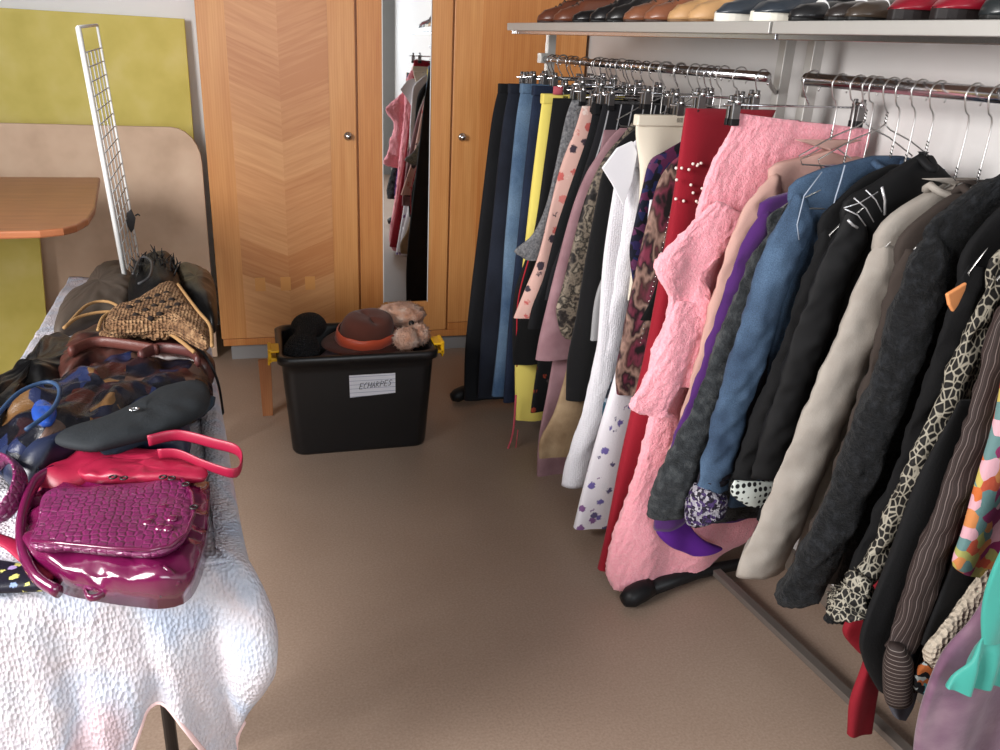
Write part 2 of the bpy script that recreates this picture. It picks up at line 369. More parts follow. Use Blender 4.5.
def fronty(x, z): return BY-(.176+(z-.012)/.288*.014)-.0035 if z < .3 else BY-.194
lab = MB(); P4 = [(.302, .247), (.486, .257), (.485, .347), (.300, .352)]
lab.add([(x, BY-.17-z*.065, z) for x, z in P4]+[(x, BY-.168-z*.065, z) for x, z in P4], [(0, 1, 2, 3), (7, 6, 5, 4), (0, 4, 5, 1), (1, 5, 6, 2), (2, 6, 7, 3), (3, 7, 4, 0)])
for i in range(8): lab.v[i].y = BY-.1848-(lab.v[i].z-.012)*.0208-(.002 if i < 4 else 0)
lb = lab.build('paper_label', PB, bn, smooth=False)
GLY = {'E': [[(1, 1), (0, 1), (0, 0), (1, 0)], [(0, .5), (.8, .5)]], 'C': [[(1, .9), (.5, 1), (0, .6), (.1, .1), (.9, 0)]], 'H': [[(0, 1), (0, 0)], [(0, .5), (1, .5)], [(1, 1), (1, 0)]],
       'A': [[(0, 0), (.5, 1), (1, 0)], [(.2, .4), (.8, .4)]], 'R': [[(0, 0), (0, 1), (.9, .8), (.1, .5), (1, 0)]], 'P': [[(0, 0), (0, 1), (.9, .85), (.8, .5), (0, .45)]], 'S': [[(1, .9), (.4, 1), (.1, .75), (.8, .4), (.6, .05), (0, .05)]]}
tx = MB()
for i, ch in enumerate('ECHARPES'):
    for st in GLY[ch]:
        pts = []
        for a, b in st:
            x = .340+i*.0165+a*.0115+b*.006; z = .283+i*.0012+b*.025
            pts.append((x, BY-.1848-(z-.012)*.0208-.0034, z))
        tx.tube(pts, .0013, 5)
tx.build('lettering', mat('black marker ink', (25, 25, 35), .6, bump=None), lb)
# things lying in the bin
BRN = mat('dark brown felt', (84, 44, 34), .95, bump='noise', bs=300, bd=.4, sheen=.15)
ht = empty('felt_hat', (.40, 3.31, .33), 'dark brown felt hat with a wide copper satin ribbon lying in the bin', 'hat')
hat_axis = Vector((.12, -.22, 1)).normalized(); q_ = hat_axis.to_track_quat('Z', 'Y')
def hatpt(c, x, y, z): return Vector(c)+q_ @ Vector((x, y, z))
HC = (.385, 3.27, .425)
rings = []
for r, z in [(.17, .0), (.172, .004), (.135, .012), (.108, .018), (.104, .05), (.1, .09), (.088, .12), (.06, .132), (.02, .126)]:
    ring = []
    for k in range(40):
        a = 2*PI*k/40; rr = r*(1+.05*math.cos(2*a)); dz = (.018*math.sin(2*a+.5) if r > .12 else 0)-(.02*math.exp(-(math.cos(a)*3)**2) if r < .08 else 0)
        ring.append(hatpt(HC, rr*1.12*math.cos(a), rr*.9*math.sin(a), z+dz))
    rings.append(ring)
MB().loft(rings).build('felt_body', BRN, ht, sub=1)
rb = []
for r, z in [(.1135, .020), (.1175, .024), (.1145, .062), (.1095, .066)]:
    rb.append([hatpt(HC, r*(1+.05*math.cos(2*a))*1.12*math.cos(a), r*(1+.05*math.cos(2*a))*.9*math.sin(a), z+.002*math.sin(9*a)) for a in [2*PI*k/40 for k in range(40)]])
MB().loft(rb, (False, False)).build('ribbon', mat('copper satin', (186, 76, 48), .3, bump='noise', bs=20, bd=.3, stretch=(1, 1, 8), sheen=.2), ht)
FURM = mat('beige pink faux fur', (196, 150, 122), .95, pat='noise', cols=[(196, 128, 92), (226, 172, 142), (240, 206, 186)], sc=25, bs=120, bd=1., dist=.02, sheen=.4)
fz = empty('fluffy_hat', (.56, 3.27, .42), 'fluffy beige pink faux fur hat with pompoms at the right end of the bin', 'hat')
def fur_ball(name, c, r, par, m, sx=1, sy=1, sz=1, seed=1, spikes=260, ln=.02):
    mb = MB().ball(c, r, sx, sy, sz, 16, .18, 6.); rnd = random.Random(seed)
    for i in range(spikes):
        d = Vector((rnd.gauss(0, 1), rnd.gauss(0, 1), rnd.gauss(0, 1))).normalized(); b = Vector(c)+Vector((d.x*sx, d.y*sy, d.z*sz))*r*.95
        t = (d+Vector((rnd.uniform(-.6, .6), rnd.uniform(-.6, .6), rnd.uniform(-.6, .6)))).normalized(); s = t.orthogonal().normalized()*.0035; s2 = t.cross(s)
        mb.add([b+s, b-s*.5+s2*.8, b-s*.5-s2*.8, b+t*ln*rnd.uniform(.5, 1.1)], [(0, 1, 3), (1, 2, 3), (2, 0, 3)])
    return mb.build(name, m, par)
fur_ball('crown', (.55, 3.38, .50), .085, fz, FURM, 1.25, .8, .62, 1, 500)
fur_ball('pompom', (.545, 3.2, .455), .05, fz, FURM, 1, 1, .95, 2); fur_ball('pompom', (.6, 3.24, .46), .048, fz, FURM, 1, 1, .95, 3)
MB().ball((.575, 3.25, .505), .012, 1, 1, 1, 8).build('button', BLKP, fz)
KN = mat('black chunky knit', (26, 26, 28), .95, bump='knit', bs=110, bd=1., dist=.01)
kg = MB(); kp = spline([(.115, 3.16, .395), (.13, 3.2, .45), (.15, 3.27, .485), (.165, 3.36, .475), (.165, 3.42, .42)], 24)
kg.tube(kp, [.045+.012*math.sin(i*.5) for i in range(24)], 24, flat=1.3)
for v in kg.v: v += noise.noise_vector(v*40)*.004
tag(kg.build('knitted_scarf', KN, sub=1), 'chunky black knitted scarf rolled up at the left end of the bin', 'scarf')
pk = MB().pillow([(.095, 3.16), (.1, 3.3), (.12, 3.38), (.15, 3.25), (.14, 3.15)], .33, .085, wr=.01, ws=25)
tag(pk.build('folded_scarf', mat('dusty pink wool', (176, 140, 128), .95, bump='noise', bs=90, bd=.4), sub=1), 'dusty pink folded scarf tucked at the left wall of the bin', 'scarf')
pk = MB().pillow([(.2, 3.15), (.19, 3.23), (.25, 3.3), (.31, 3.22), (.31, 3.15)], .345, .06, wr=.012, ws=28)
tag(pk.build('folded_scarf', mat('pale lilac cotton', (150, 132, 142), .9, bump='noise', bs=60, bd=.3), sub=1), 'pale lilac scarf between the black knit and the brown hat', 'scarf')
pk = MB().pillow([(.3, 3.125), (.29, 3.2), (.4, 3.24), (.5, 3.2), (.5, 3.125)], .33, .07, wr=.014, ws=30)
tag(pk.build('folded_scarf', mat('purple velvet', (74, 12, 44), .5, bump='noise', bs=60, bd=.3, sheen=.3), sub=1), 'dark purple velvet scarf below the brown hat brim', 'scarf')
pk = MB().pillow([(.15, 3.2), (.15, 3.4), (.54, 3.4), (.54, 3.2)], .26, .09, wr=.01, ws=14)
tag(pk.build('fabric_heap', mat('dark mixed cloth', (40, 30, 30), .95, pat='noise', cols=[(20, 20, 24), (60, 36, 36)], sc=9), sub=0), 'dark heap of cloth filling the bin beneath the hats', 'cloth', kind='stuff')
tag(prism([(-.045, 0), (.0, 0), (.004, .27), (-.05, .27)], 0, .02, up=(0, 1, 0), o=(0, 3.53, 0), ax=((1, 0, 0), (0, -.02, 1))).build('wooden_plank', mat('raw brown wood', (150, 96, 60), .6, pat='wood', cols=[(138, 84, 50), (160, 106, 68)], sc=4, stretch=(8, 8, .7), bump=None), smooth=False, bevel=.002),
    'short brown wooden plank standing behind the left end of the storage bin', 'plank')

# ================================================================== CLOTHES RACK AND SHELF
RZ = 1.552
rack = empty('clothes_rack', rk(2.4, 1.6, 0), 'long chrome clothes rack with two rails under the shoe shelf', 'clothes rack')
MB().tube([rk(3.44, 1.6, RZ-.003), rk(1.98, 1.6, RZ-.003)], .0135, 14).build('rail', CH, rack)
MB().tube([rk(1.825, 1.6, RZ), rk(.55, 1.6, RZ-.004)], .0165, 14).build('rail', CH, rack)
def rbox(name, s0, s1, n0, n1, z0, z1, m, par, bevel=.002):
    return boxo(name, (s0, n0, z0), (s1, n1, z1), m, par, bevel, fr=lambda v: rk(v.x, v.y, v.z))
for s, n in ((3.46, 1.63), (2.13, 1.775), (2.01, 1.775), (.56, 1.66)):
    rbox('post', s-.016, s+.016, n-.018, n+.018, 0, 1.66, STEEL, rack)
for s, n in ((3.46, 1.63), (.56, 1.66)): rbox('rail_bracket', s-.02, s+.02, n-.05, n, RZ-.02, RZ+.02, STEEL, rack)
for s, s2 in ((2.13, 1.985), (2.01, 1.83)):
    MB().tube([rk(s, 1.76, RZ-.05), rk((s+s2)/2, 1.68, RZ-.03), rk(s2, 1.605, RZ)], .006, 8).build('rail_bracket', STEEL, rack)
MB().tube([rk(2.0, 1.75, RZ-.12), rk(2.0, 1.70, RZ-.12)], .004, 8).build('bolt', BLKP, rack)
rbox('floor_bar', .56, 3.46, 1.555, 1.585, .03, .05, mat('grey painted steel', (120, 112, 106), .4, .5, bump=None), rack)
for s in (3.46, 1.83, .78):
    MB().tube([rk(s, 1.80 if s < 3 else 1.7, .035), rk(s, 1.5, .04), rk(s-.03, 1.27, .04)], [.016, .022, .027], 12).build('foot', BLKP, rack)
    e = MB().tube([rk(s-.03, 1.31, .05), rk(s-.035, 1.275, .046), rk(s-.04, 1.235, .036), rk(s-.042, 1.21, .03)], [.03, .034, .033, .02], 16).build('foot_cap', mat('black rubber', (20, 20, 22), .5, bump=None), rack)
# near leg in black tube
MB().tube([rk(.78, 1.55, .04), rk(.80, 1.53, .3), rk(.83, 1.56, .6)], .012, 10).build('brace', BLKP, rack)
shelf = empty('shoe_shelf', rk(2.2, 1.6, 1.655), 'steel edged shelf carrying a row of shoes above the clothes rail', 'shelf')
for s0, s1 in ((1.765, 3.42), (.45, 1.755)):
    b = rbox('shelf_board', s0, s1, 1.42, min(1.80, wall_n(s0)+.0), 1.662, 1.672, mat('shelf laminate', (150, 128, 112), .5, bump=None), shelf)
    rbox('edge_profile', s0, s1, 1.408, 1.424, 1.653, 1.681, STEEL, b); rbox('underside_rim', s0, s1, 1.43, 1.445, 1.640, 1.6615, CH, b)

# ------------------------------------------------------------------ shoes
def shoe(s, n, yaw, L, kind, m, sole_m, label, cat='shoe', w=.095, acc=None, group=None):
    """toe towards -n; s,n = toe position on the shelf"""
    z = 1.6825; root = empty('shoe' if cat == 'shoe' else cat.replace(' ', '_'), rk(s, n+L/2, z), label, cat, group)
    ca, sa = math.cos(yaw), math.sin(yaw)
    def P(u, v, h): return rk(s+v*ca+u*sa, n+u*ca-v*sa, z+h)       # u back from the toe, v sideways
    def wid(t): return w/2*(math.sin(min(1, (t+.02)/.28)*PI/2)**.7)*(1-.28*max(0, (t-.35)/.65))*(1 if t < .93 else 1-(t-.93)*4)
    K = 20; rings = []; sh = .026 if label.find('sole') > 0 or label.find('thick') > 0 else .013
    for i in range(17):
        t = i/16; ww = wid(t)*1.06+.002
        rings.append([P(t*L, ww*math.cos(a), .011+.012*math.sin(a)*(1) if False else (sh if math.sin(a) > 0 else .0)) for a in [2*PI*(k+.5)/4 for k in range(4)]])
    MB().loft(rings).build('sole', sole_m, root, smooth=False, bevel=.004)
    top = {'low': [(0, .028), (.12, .05), (.3, .062), (.45, .085), (.6, .088), (.8, .09), (1, .1)],
           'boot': [(0, .03), (.12, .055), (.3, .07), (.45, .11), (.6, .19), (.8, .2), (1, .2)],
           'flat': [(0, .026), (.12, .04), (.3, .046), (.45, .05), (.6, .055), (.8, .06), (1, .066)]}[kind]
    def hh(t):
        for (a, x), (b, y) in zip(top, top[1:]):
            if t <= b: q = (t-a)/(b-a); q = q*q*(3-2*q); return x+(y-x)*q
        return top[-1][1]
    rings = []
    for i in range(21):
        t = i/20; ww = wid(t); h = hh(t); base = sh-.004; ring = []
        for k in range(K):
            a = PI*k/(K-1); e = .72 if t < .4 else .45
            c_ = math.cos(a); ring.append(P(t*L+.004*math.sin(a), math.copysign(abs(c_)**e, c_)*ww*(1-.3*max(0, (t-.35))*math.sin(a)), base+(h-base)*math.sin(a)**.8))
        rings.append(ring)
    up = MB().loft(rings).build('upper', m, root)
    # dark opening
    o_ = MB(); rg = []
    for t in (.5, .56, .7, .85, .95):
        ww = wid(t)*.5; rg.append([P(t*L, ww*math.cos(a)*(.7 if t in (.5, .95) else 1), hh(t)+.001+(.004 if math.sin(a) > 0 else 0)) for a in [2*PI*k/8 for k in range(8)]])
    o_.loft(rg).build('opening', mat('shoe lining', (30, 26, 24), .9, bump=None), root)
    if acc == 'laces':
        for t in (.3, .37, .44): MB().tube([P(t*L, v*w*.3, hh(t)+.002-.01*abs(v)) for v in (-1, -.5, 0, .5, 1)], .0022, 6).build('lace', mat('lace cord', (60, 55, 50), .9, bump=None), root)
    if acc == 'strap':
        MB().tube([P(.33*L, v*w*.48, hh(.33)*(1-.6*v*v)+.003) for v in (-1, -.6, -.2, .2, .6, 1)], .006, 8, flat=.4).build('strap', mat('white strap', (205, 205, 205), .6, bump=None), root)
    return root
def leather(nm, c, r=.38): return mat(nm, c, r, bump='noise', bs=60, bd=.12, spec=.5)
SH = [  # px of toe, kind, colour, sole colour, label, accessory, width
    (536, 'low', (96, 52, 36), (50, 30, 24), 'brown leather shoe at the far left end of the shelf', 'laces', .09),
    (552, 'low', (104, 58, 40), (50, 30, 24), 'reddish brown leather shoe second from the left end of the shelf', 'laces', .09),
    (571, 'flat', (20, 18, 20), (14, 14, 14), 'flat glossy black shoe just right of the brown leather pair', None, .085),
    (588, 'low', (24, 22, 24), (14, 14, 14), 'black lace-up shoe in the middle of the three black ones', 'laces', .085),
    (604, 'low', (30, 28, 28), (14, 14, 14), 'black shoe just left of the tan brown pair', None, .085),
    (622, 'low', (128, 80, 56), (60, 40, 30), 'worn tan brown rounded shoe, left one of its pair', 'laces', .095),
    (642, 'low', (132, 82, 58), (60, 40, 30), 'worn tan brown rounded shoe, right one of its pair', 'laces', .095),
    (666, 'low', (186, 144, 98), (120, 90, 60), 'camel suede shoe, left one of its pair', None, .09),
    (686, 'low', (190, 148, 102), (120, 90, 60), 'camel suede shoe, right one of its pair', None, .09),
    (712, 'low', (52, 58, 66), (222, 218, 208), 'grey canvas shoe with thick white toe beside the camel pair', 'laces', .085),
    (748, 'low', (46, 52, 60), (224, 220, 208), 'large grey sneaker with off-white rubber sole and black lace', 'laces', .12),
    (786, 'flat', (26, 26, 28), (20, 20, 20), 'black sandal with pale strap, next to the large grey sneaker', 'strap', .085),
    (822, 'flat', (40, 34, 32), (20, 20, 20), 'dark brown sandal with white strap left of the red pair', 'strap', .09),
    (842, 'flat', (58, 48, 40), (20, 20, 20), 'olive brown flat shoe with white trim touching the red pair', 'strap', .08),
    (884, 'low', (122, 18, 34), (26, 20, 20), 'dark red leather shoe on black sole, left one of its pair', None, .1),
    (926, 'low', (126, 20, 36), (26, 20, 20), 'dark red leather shoe on black sole, right one of its pair', None, .1),
    (976, 'boot', (34, 38, 40), (20, 20, 20), 'black ankle boot at the right end of the shelf in view', 'laces', .11)]
for i, (px, kind, c, sc_, lb_, acc, w) in enumerate(SH):
    p = atn(px, 22+(px-508)*.03, 1.44); s = p.dot(Rd)
    shoe(s, 1.445, (-.35, -.3, -.25)[i % 3]*.6, .25 if w > .09 else .235, kind, leather('shoe leather %d' % i, c, .5 if c[0] > 150 else .3), mat('shoe sole %d' % i, sc_, .6, bump=None), lb_, 'boot' if kind == 'boot' else 'sandal' if acc == 'strap' and i < 13 else 'shoe', w, acc)

# ================================================================== HANGERS
def hook_pts(s, z=RZ, r=.026, drop=.09, tw=0.):
    """open hook over the rail at s, shank down at n 1.6"""
    pts = []
    for a in range(-40, 181, 20):
        t = math.radians(a); pts.append((1.6+r*math.cos(t), z+.0+r*math.sin(t)-.008))
    pts = [(1.6-(n-1.6), zz) for n, zz in pts] if tw < 0 else pts
    pts += [(pts[-1][0]+(1.6-pts[-1][0])*.35, z-.035), (1.6, z-.06), (1.6, z-drop)]
    return [rk(s+abs(tw)*(i/len(pts)), n, zz) for i, (n, zz) in enumerate(pts)]
NH = [0]
def wire_hanger(s, label, hw=.2, zs=-.08, group=None, ds=0., zt=None):
    r = empty('wire_hanger', rk(s, 1.6, RZ), label, 'hanger', group)
    zt = RZ-.085 if zt is None else zt
    MB().tube(spline(hook_pts(s, r=.027, drop=RZ-zt), 26), .0019, 7).build('hook', WIRE, r)
    w = min(hw, wall_n(s)-1.6-.03)
    pts = [rk(s, 1.6, zt), rk(s, 1.6-.02, zt-.012), rk(s, 1.6-hw*.5, zt+zs*.45), rk(s, 1.6-hw, zt+zs), rk(s, 1.6-hw+.015, zt+zs-.02), rk(s, 1.6, zt+zs-.028), rk(s, 1.6+w-.015, zt+zs-.02), rk(s, 1.6+w, zt+zs), rk(s, 1.6+w*.5, zt+zs*.45), rk(s, 1.62, zt-.012), rk(s, 1.6, zt)]
    MB().tube(pts, .0019, 6).build('shoulder_wire', WIRE, r)
    MB().tube([rk(s+.0022*math.cos(a), 1.6+.0022*math.sin(a), zt+.03*a/25) for a in [i*.7 for i in range(36)]], .0013, 5).build('twist', mat('dark twisted wire', (70, 68, 68), .4, .7, bump=None), r)
    return r
def clip_hanger(s, label, cl=(-.14, .14), zc=None, group=None, white=False, r_=.024):
    zb = RZ-.1 if zc is None else zc
    r = empty('clip_hanger', rk(s, 1.6, RZ), label, 'hanger', group)
    MB().tube(spline(hook_pts(s, r=r_, drop=RZ-zb), 24), .0022, 7).build('hook', CH, r)
    MB().tube([rk(s, 1.6+cl[0]-.03, zb), rk(s, min(1.6+cl[1]+.02, wall_n(s)-.02), zb)], .0028, 8).build('bar', CH, r)
    for c in cl:
        n = min(1.6+c, wall_n(s)-.05); k = MB()
        fr = lambda v, n=n: rk(s+v.x, n+v.y, zb+v.z)
        k.box((-.014, -.012, -.035), (-.004, .012, .006), fr); k.box((.004, -.012, -.035), (.014, .012, .006), fr)
        k.box((-.018, -.006, .0), (-.01, .006, .022), fr); k.box((.01, -.006, .0), (.018, .006, .022), fr)
        cp = k.build('clip', mat('white clip', (220, 220, 220), .4, bump=None) if white else mat('dull clip metal', (120, 118, 118), .35, .9, bump=None), r, smooth=False, bevel=.002)
        k = MB(); k.tube([rk(s-.02, n, zb+.008), rk(s+.02, n, zb+.008)], .0065, 10).build('spring', CH, cp)
        k = MB().box((-.015, -.013, -.05), (-.004, .013, -.033), fr).box((.004, -.013, -.05), (.015, .013, -.033), fr).build('jaw_pad', mat('white clip') if white else BLKP, cp, smooth=False, bevel=.002)
    return r

# ================================================================== GARMENTS
def fold(u, v, seed, amp, freq):
    return amp*(math.sin(u*freq+seed*1.7+.8*math.sin(v*3+seed))*.6+.55*noise.noise(Vector((u*freq*.35, v*2.2, seed*3.1)))*1.3)
def shell(left, right, s0, s1, th, seed, amp=.008, freq=42., rows=44, K=64, fuzz=0., top=.25, hemwave=0., th_top=.35, uvs=1):
    """closed hanging shell; left/right: lists of (n,z) from the top down"""
    L = spline(left, rows); R_ = spline(right, rows); rings = []; uv = []; vd = 0
    for i in range(rows):
        t = i/(rows-1); a, b = L[i], R_[i]
        if i: vd += (L[i]-L[i-1]).length
        ring = []
        tt = th*(th_top+(1-th_top)*min(1, t/max(.01, top)))
        for k in range(K):
            an = 2*PI*k/K; x = math.cos(an); y = math.sin(an)
            px = math.copysign(abs(x)**.75, x); w = (1-px)/2
            n = a.x+(b.x-a.x)*w; z = a.y+(b.y-a.y)*w
            kk = (s1-s0)/1.2; sc_ = s0+kk*(1.5-z)
            env = min(1, t*1.6+.12)
            o = fold(n, z, seed, amp*env, freq)
            yy = math.copysign(abs(y)**.7, y)
            s = sc_+yy*tt*.5*(1+.25*noise.noise(Vector((n*9, z*4, seed+y))))+o
            if hemwave and t > .9: z += hemwave*math.sin(n*60+seed)*(t-.9)*10
            n = min(n, wall_n(s)-.012)
            p = rk(s, n, z)
            if fuzz:
                q = noise.noise_vector(p*55); q2 = noise.noise_vector(p*140)
                p = p+q*fuzz*.6+q2*fuzz*.6
                if p.dot(Nd) > wall_n(s)-.006: p -= Nd*fuzz
            ring.append(p); uv.append((w*(b.x-a.x)*uvs, vd))
        rings.append(ring)
    mb = MB(); mb.loft(rings, (True, False), uvs=uv); return mb
def tube_sleeve(path, r, s0, s1, seed, flat=.55, amp=.006, fuzz=0., rows=70, seg=36, off=0.):
    """path: outer edge (n,z) from shoulder to cuff; the sleeve lies inside it"""
    P = spline(path, rows); rings = []; uv = []; vd = 0
    for i, q in enumerate(P):
        t = i/(rows-1); a = P[max(0, i-1)]; b = P[min(rows-1, i+1)]; T = (b-a).normalized(); nr = Vector((-T.y, T.x))
        if nr.x < 0: nr = -nr
        rr = (r[0]+(r[1]-r[0])*t) if isinstance(r, tuple) else r
        if i: vd += (q-P[i-1]).length
        if i < 5: rr = rr*(.45+.55*math.sin(i/5*PI/2))
        c = Vector((q.x, q.y))+nr*rr; kk = (s1-s0)/1.2; ring = []
        for k in range(seg):
            an = 2*PI*k/seg; dn = math.cos(an)*rr; sn_ = math.sin(an); ds = math.copysign(abs(sn_)**1.3, sn_)*rr*flat*1.15
            cr_ = noise.noise(Vector((t*14+dn*18, math.cos(an)*.9, math.sin(an)*.7+seed)))+.6*noise.noise(Vector((t*30, dn*30, sn_+seed*2)))
            g = 1+amp/rr*(noise.noise(Vector((t*6, dn*9, seed)))*.8+cr_*.25); ds += amp*1.8*cr_
            nn_ = c.x+nr.x*dn*g; z = c.y+nr.y*dn*g
            s = s0+kk*(1.5-z)+ds*g+off; nn_ = min(nn_, wall_n(s)-.008)
            p = rk(s, nn_, z)
            if fuzz: p = p+noise.noise_vector(p*55)*fuzz*.6+noise.noise_vector(p*140)*fuzz*.6
            ring.append(p); uv.append((abs(k/seg*2-1)*PI*rr, vd))
        rings.append(ring)
    mb = MB(); mb.loft(rings, (True, True), uvs=uv); return mb
def pxs(pts, s0, s1): return [atslant(x, y, s0, s1) for x, y in pts]
def mirror(left, s0, c=1.6, k=1.0): return [(min(c+(c-n)*k, wall_n(s0)-.015), z) for n, z in left]
def hang(name, label, cat, s0, s1, left, m, th=.045, seed=1., right=None, hang_label=None, hk='clip', clips=(-.13, .13), group=None, sleeves=None, parts=(), **kw):
    L = pxs(left, s0, s1); R_ = right(L) if callable(right) else (right or mirror(L, s0))
    root = empty(name, rk(s0, 1.6, L[-1][1]), label, cat, group)
    b = shell(L, R_, s0, s1, th, seed, **kw).build('body', m, root)
    if hk == 'clip':
        clip_hanger(s0, hang_label or 'clip hanger of the '+' '.join(label.split(' hanging')[0].split(' with ')[0].split()[:12]), clips, zc=min(L[0][1]+.03, RZ-.06))
    elif hk == 'wire':
        e = L[min(4, len(L)-1)]
        wire_hanger(s0, hang_label or 'thin wire hanger inside the '+label.split(' hanging')[0].split(' with ')[0][:60], hw=(1.6-L[3][0])*.9, zs=L[3][1]-L[0][1]-.02, zt=min(L[0][1]-.01, RZ-.08))
    return root, L, R_

DN = dict(pat='denim', bs=350, bd=.35)
# --- far rail, far to near -----------------------------------------------------------------
def waist(root, L, s0, m, zh=.035, th=.03):
    a = L[0]; nr = min(3.2-a[0], wall_n(s0)-.02); mb = MB()
    mb.loft([[rk(s0+sg*th*.5, n, z) for n, sg in ((a[0]-.004, -1), (nr+.004, -1), (nr+.004, 1), (a[0]-.004, 1))] for z in (a[1]+.002, a[1]-zh)])
    mb.build('waistband', m, root, smooth=False, bevel=.004)
M1 = mat('black denim', (26, 27, 31), .9, pat='denim', cols=[(14, 15, 18), (22, 23, 27)], sc=6, bs=350)
M2 = mat('dark navy denim', (28, 34, 54), .9, pat='denim', cols=[(22, 25, 36), (34, 40, 54)], sc=5, bs=350)
M3 = mat('washed blue denim', (80, 116, 156), .9, pat='denim', cols=[(66, 92, 124), (112, 138, 164)], sc=5, bs=350)
M4 = mat('indigo denim', (34, 50, 84), .9, pat='denim', cols=[(24, 32, 52), (38, 50, 74)], sc=5, bs=350)
r, L, _ = hang('trousers', 'black jeans hanging at the far end of the rail next to the wardrobe', 'trousers', 3.37, 3.33, [(500, 84), (492, 120), (482, 200), (472, 280), (465, 350), (464, 400)], M1, .07, 1.); waist(r, L, 3.37, M1)
r, L, _ = hang('trousers', 'very dark navy jeans between the black jeans and the light blue ones', 'trousers', 3.27, 3.25, [(510, 84), (502, 130), (492, 230), (483, 320), (478, 398)], M2, .06, 2.); waist(r, L, 3.27, M2)
r, L, _ = hang('trousers', 'light washed blue jeans near the far end of the rail', 'trousers', 3.16, 3.14, [(522, 84), (515, 130), (505, 240), (500, 320), (492, 396)], M3, .06, 3.); waist(r, L, 3.16, M3)
r, L, _ = hang('trousers', 'dark indigo jeans between the light blue jeans and the yellow trousers', 'trousers', 3.07, 3.06, [(534, 86), (528, 140), (516, 260), (508, 330), (503, 402)], M4, .055, 4.); waist(r, L, 3.07, M4)
YM = mat('butter yellow cotton', (226, 208, 106), .85, bump='noise', bs=200, bd=.15)
r, L, _ = hang('trousers', 'butter yellow cotton trousers hanging among the dark jeans', 'trousers', 2.975, 2.96, [(543, 94), (536, 150), (528, 220), (520, 300), (516, 360), (516, 420)], YM, .062, 5.); waist(r, L, 2.975, YM)
MB().tube([rk(2.95, L[0][0]+.05+.0*i, L[0][1]+.03-.03*i) for i in (0, .5, 1)], .02, 8, flat=.3).build('label', mat('dusty rose tape', (170, 80, 90), .8, bump=None), r)
r, L, _ = hang('trousers', 'black track trousers with thin red side piping beside the yellow trousers', 'trousers', 2.91, 2.93, [(553, 98), (546, 150), (534, 230), (516, 290), (513, 330), (513, 363)], mat('black jersey', (20, 20, 22), .9), .045, 6., clips=(-.12, .12))
MB().tube([rk(2.885, n-.001, z) for n, z in spline([L[2], L[3], L[4], L[5]], 20)], .003, 6).build('piping', mat('red piping', (170, 30, 44), .7, bump=None), r)
ts = pxs([(516, 395), (514, 425), (511, 440), (508, 450), (513, 459), (515, 452), (518, 430)], 2.9, 2.9)
tag(MB().tube([rk(2.9, n, z) for n, z in spline(ts, 26)], .0045, 8, flat=.4).build('tie_belt', mat('coral ribbon', (196, 84, 96), .7, bump=None)), 'coral pink tie string dangling below the yellow trousers', 'belt')
GK = mat('grey marl knit', (120, 120, 122), .95, pat='noise', cols=[(84, 84, 88), (132, 132, 134)], sc=110, bump='knit', bs=160, bd=.6)
hang('sweater', 'grey marl knitted sweater between the yellow trousers and pink floral top', 'sweater', 2.83, 2.86, [(572, 100), (566, 118), (556, 165), (546, 205), (532, 235), (515, 251), (520, 256), (526, 260)], GK, .05, 7.)
FP = mat('pink floral cotton', (214, 150, 146), .85, pat='floral', cols=[(206, 166, 156), (176, 78, 78), (200, 118, 112), (220, 200, 192), (60, 50, 60), (186, 92, 88)], sc=22, bs=250)
hang('blouse', 'pale pink blouse with red rose print hanging beside the grey sweater', 'blouse', 2.74, 2.79, [(582, 106), (575, 130), (562, 165), (550, 210), (538, 255), (525, 290), (514, 318)], FP, .05, 8.)
r, L, _ = hang('trousers', 'black denim trousers with pale stitching, right of the rose print blouse', 'trousers', 2.68, 2.72, [(594, 104), (588, 135), (572, 180), (558, 225), (545, 275), (532, 305), (527, 328)], M1, .05, 9.); waist(r, L, 2.68, M1)
hang('skirt', 'long black skirt hanging low under the rose print blouse', 'skirt', 2.86, 2.88, [(576, 112), (556, 180), (536, 260), (518, 330), (513, 365)], mat('matt black cloth', (11, 11, 12), .95), .04, 21., hk=None)
hang('skirt', 'black skirt with small orange flower print low beside the yellow trousers', 'skirt', 2.78, 2.80, [(585, 120), (570, 200), (550, 290), (536, 370), (530, 412)], mat('black orange floral', (22, 20, 22), .9, pat='floral', cols=[(20, 20, 22), (196, 96, 30), (150, 60, 40), (22, 22, 24), (70, 60, 60)], sc=26), .04, 22., hk=None)
hang('shirt', 'black shirt with fine white stripes, mostly hidden behind the dusty pink cardigan', 'shirt', 2.62, 2.66, [(603, 104), (594, 140), (580, 185), (566, 230), (552, 270), (545, 300)], mat('black white stripe', (26, 26, 30), .9, pat='stripe', cols=[(24, 24, 28), (170, 170, 174)], sc=22, coord='UV'), .04, 10.)
MV = mat('dusty mauve knit', (150, 116, 122), .95, pat='noise', cols=[(138, 104, 110), (156, 122, 128)], sc=14, bs=220, bd=.3)
hang('cardigan', 'dusty mauve cardigan hanging left of the black paisley coat', 'cardigan', 2.56, 2.60, [(620, 128), (608, 140), (596, 158), (586, 175), (574, 205), (562, 245), (550, 290), (540, 335), (536, 360)], MV, .055, 11., hk='wire')
hang('dress', 'long dusty mauve dress whose hem shows below the tan skirt', 'dress', 2.6, 2.64, [(604, 130), (590, 200), (566, 300), (548, 390), (538, 440), (536, 490)], MV, .05, 23., hk=None)
PS = mat('paisley brocade', (120, 108, 96), .7, pat='noise', cols=[(22, 20, 20), (52, 46, 44), (128, 116, 102), (26, 24, 24), (150, 138, 122)], sc=26, bs=150, bd=.4)
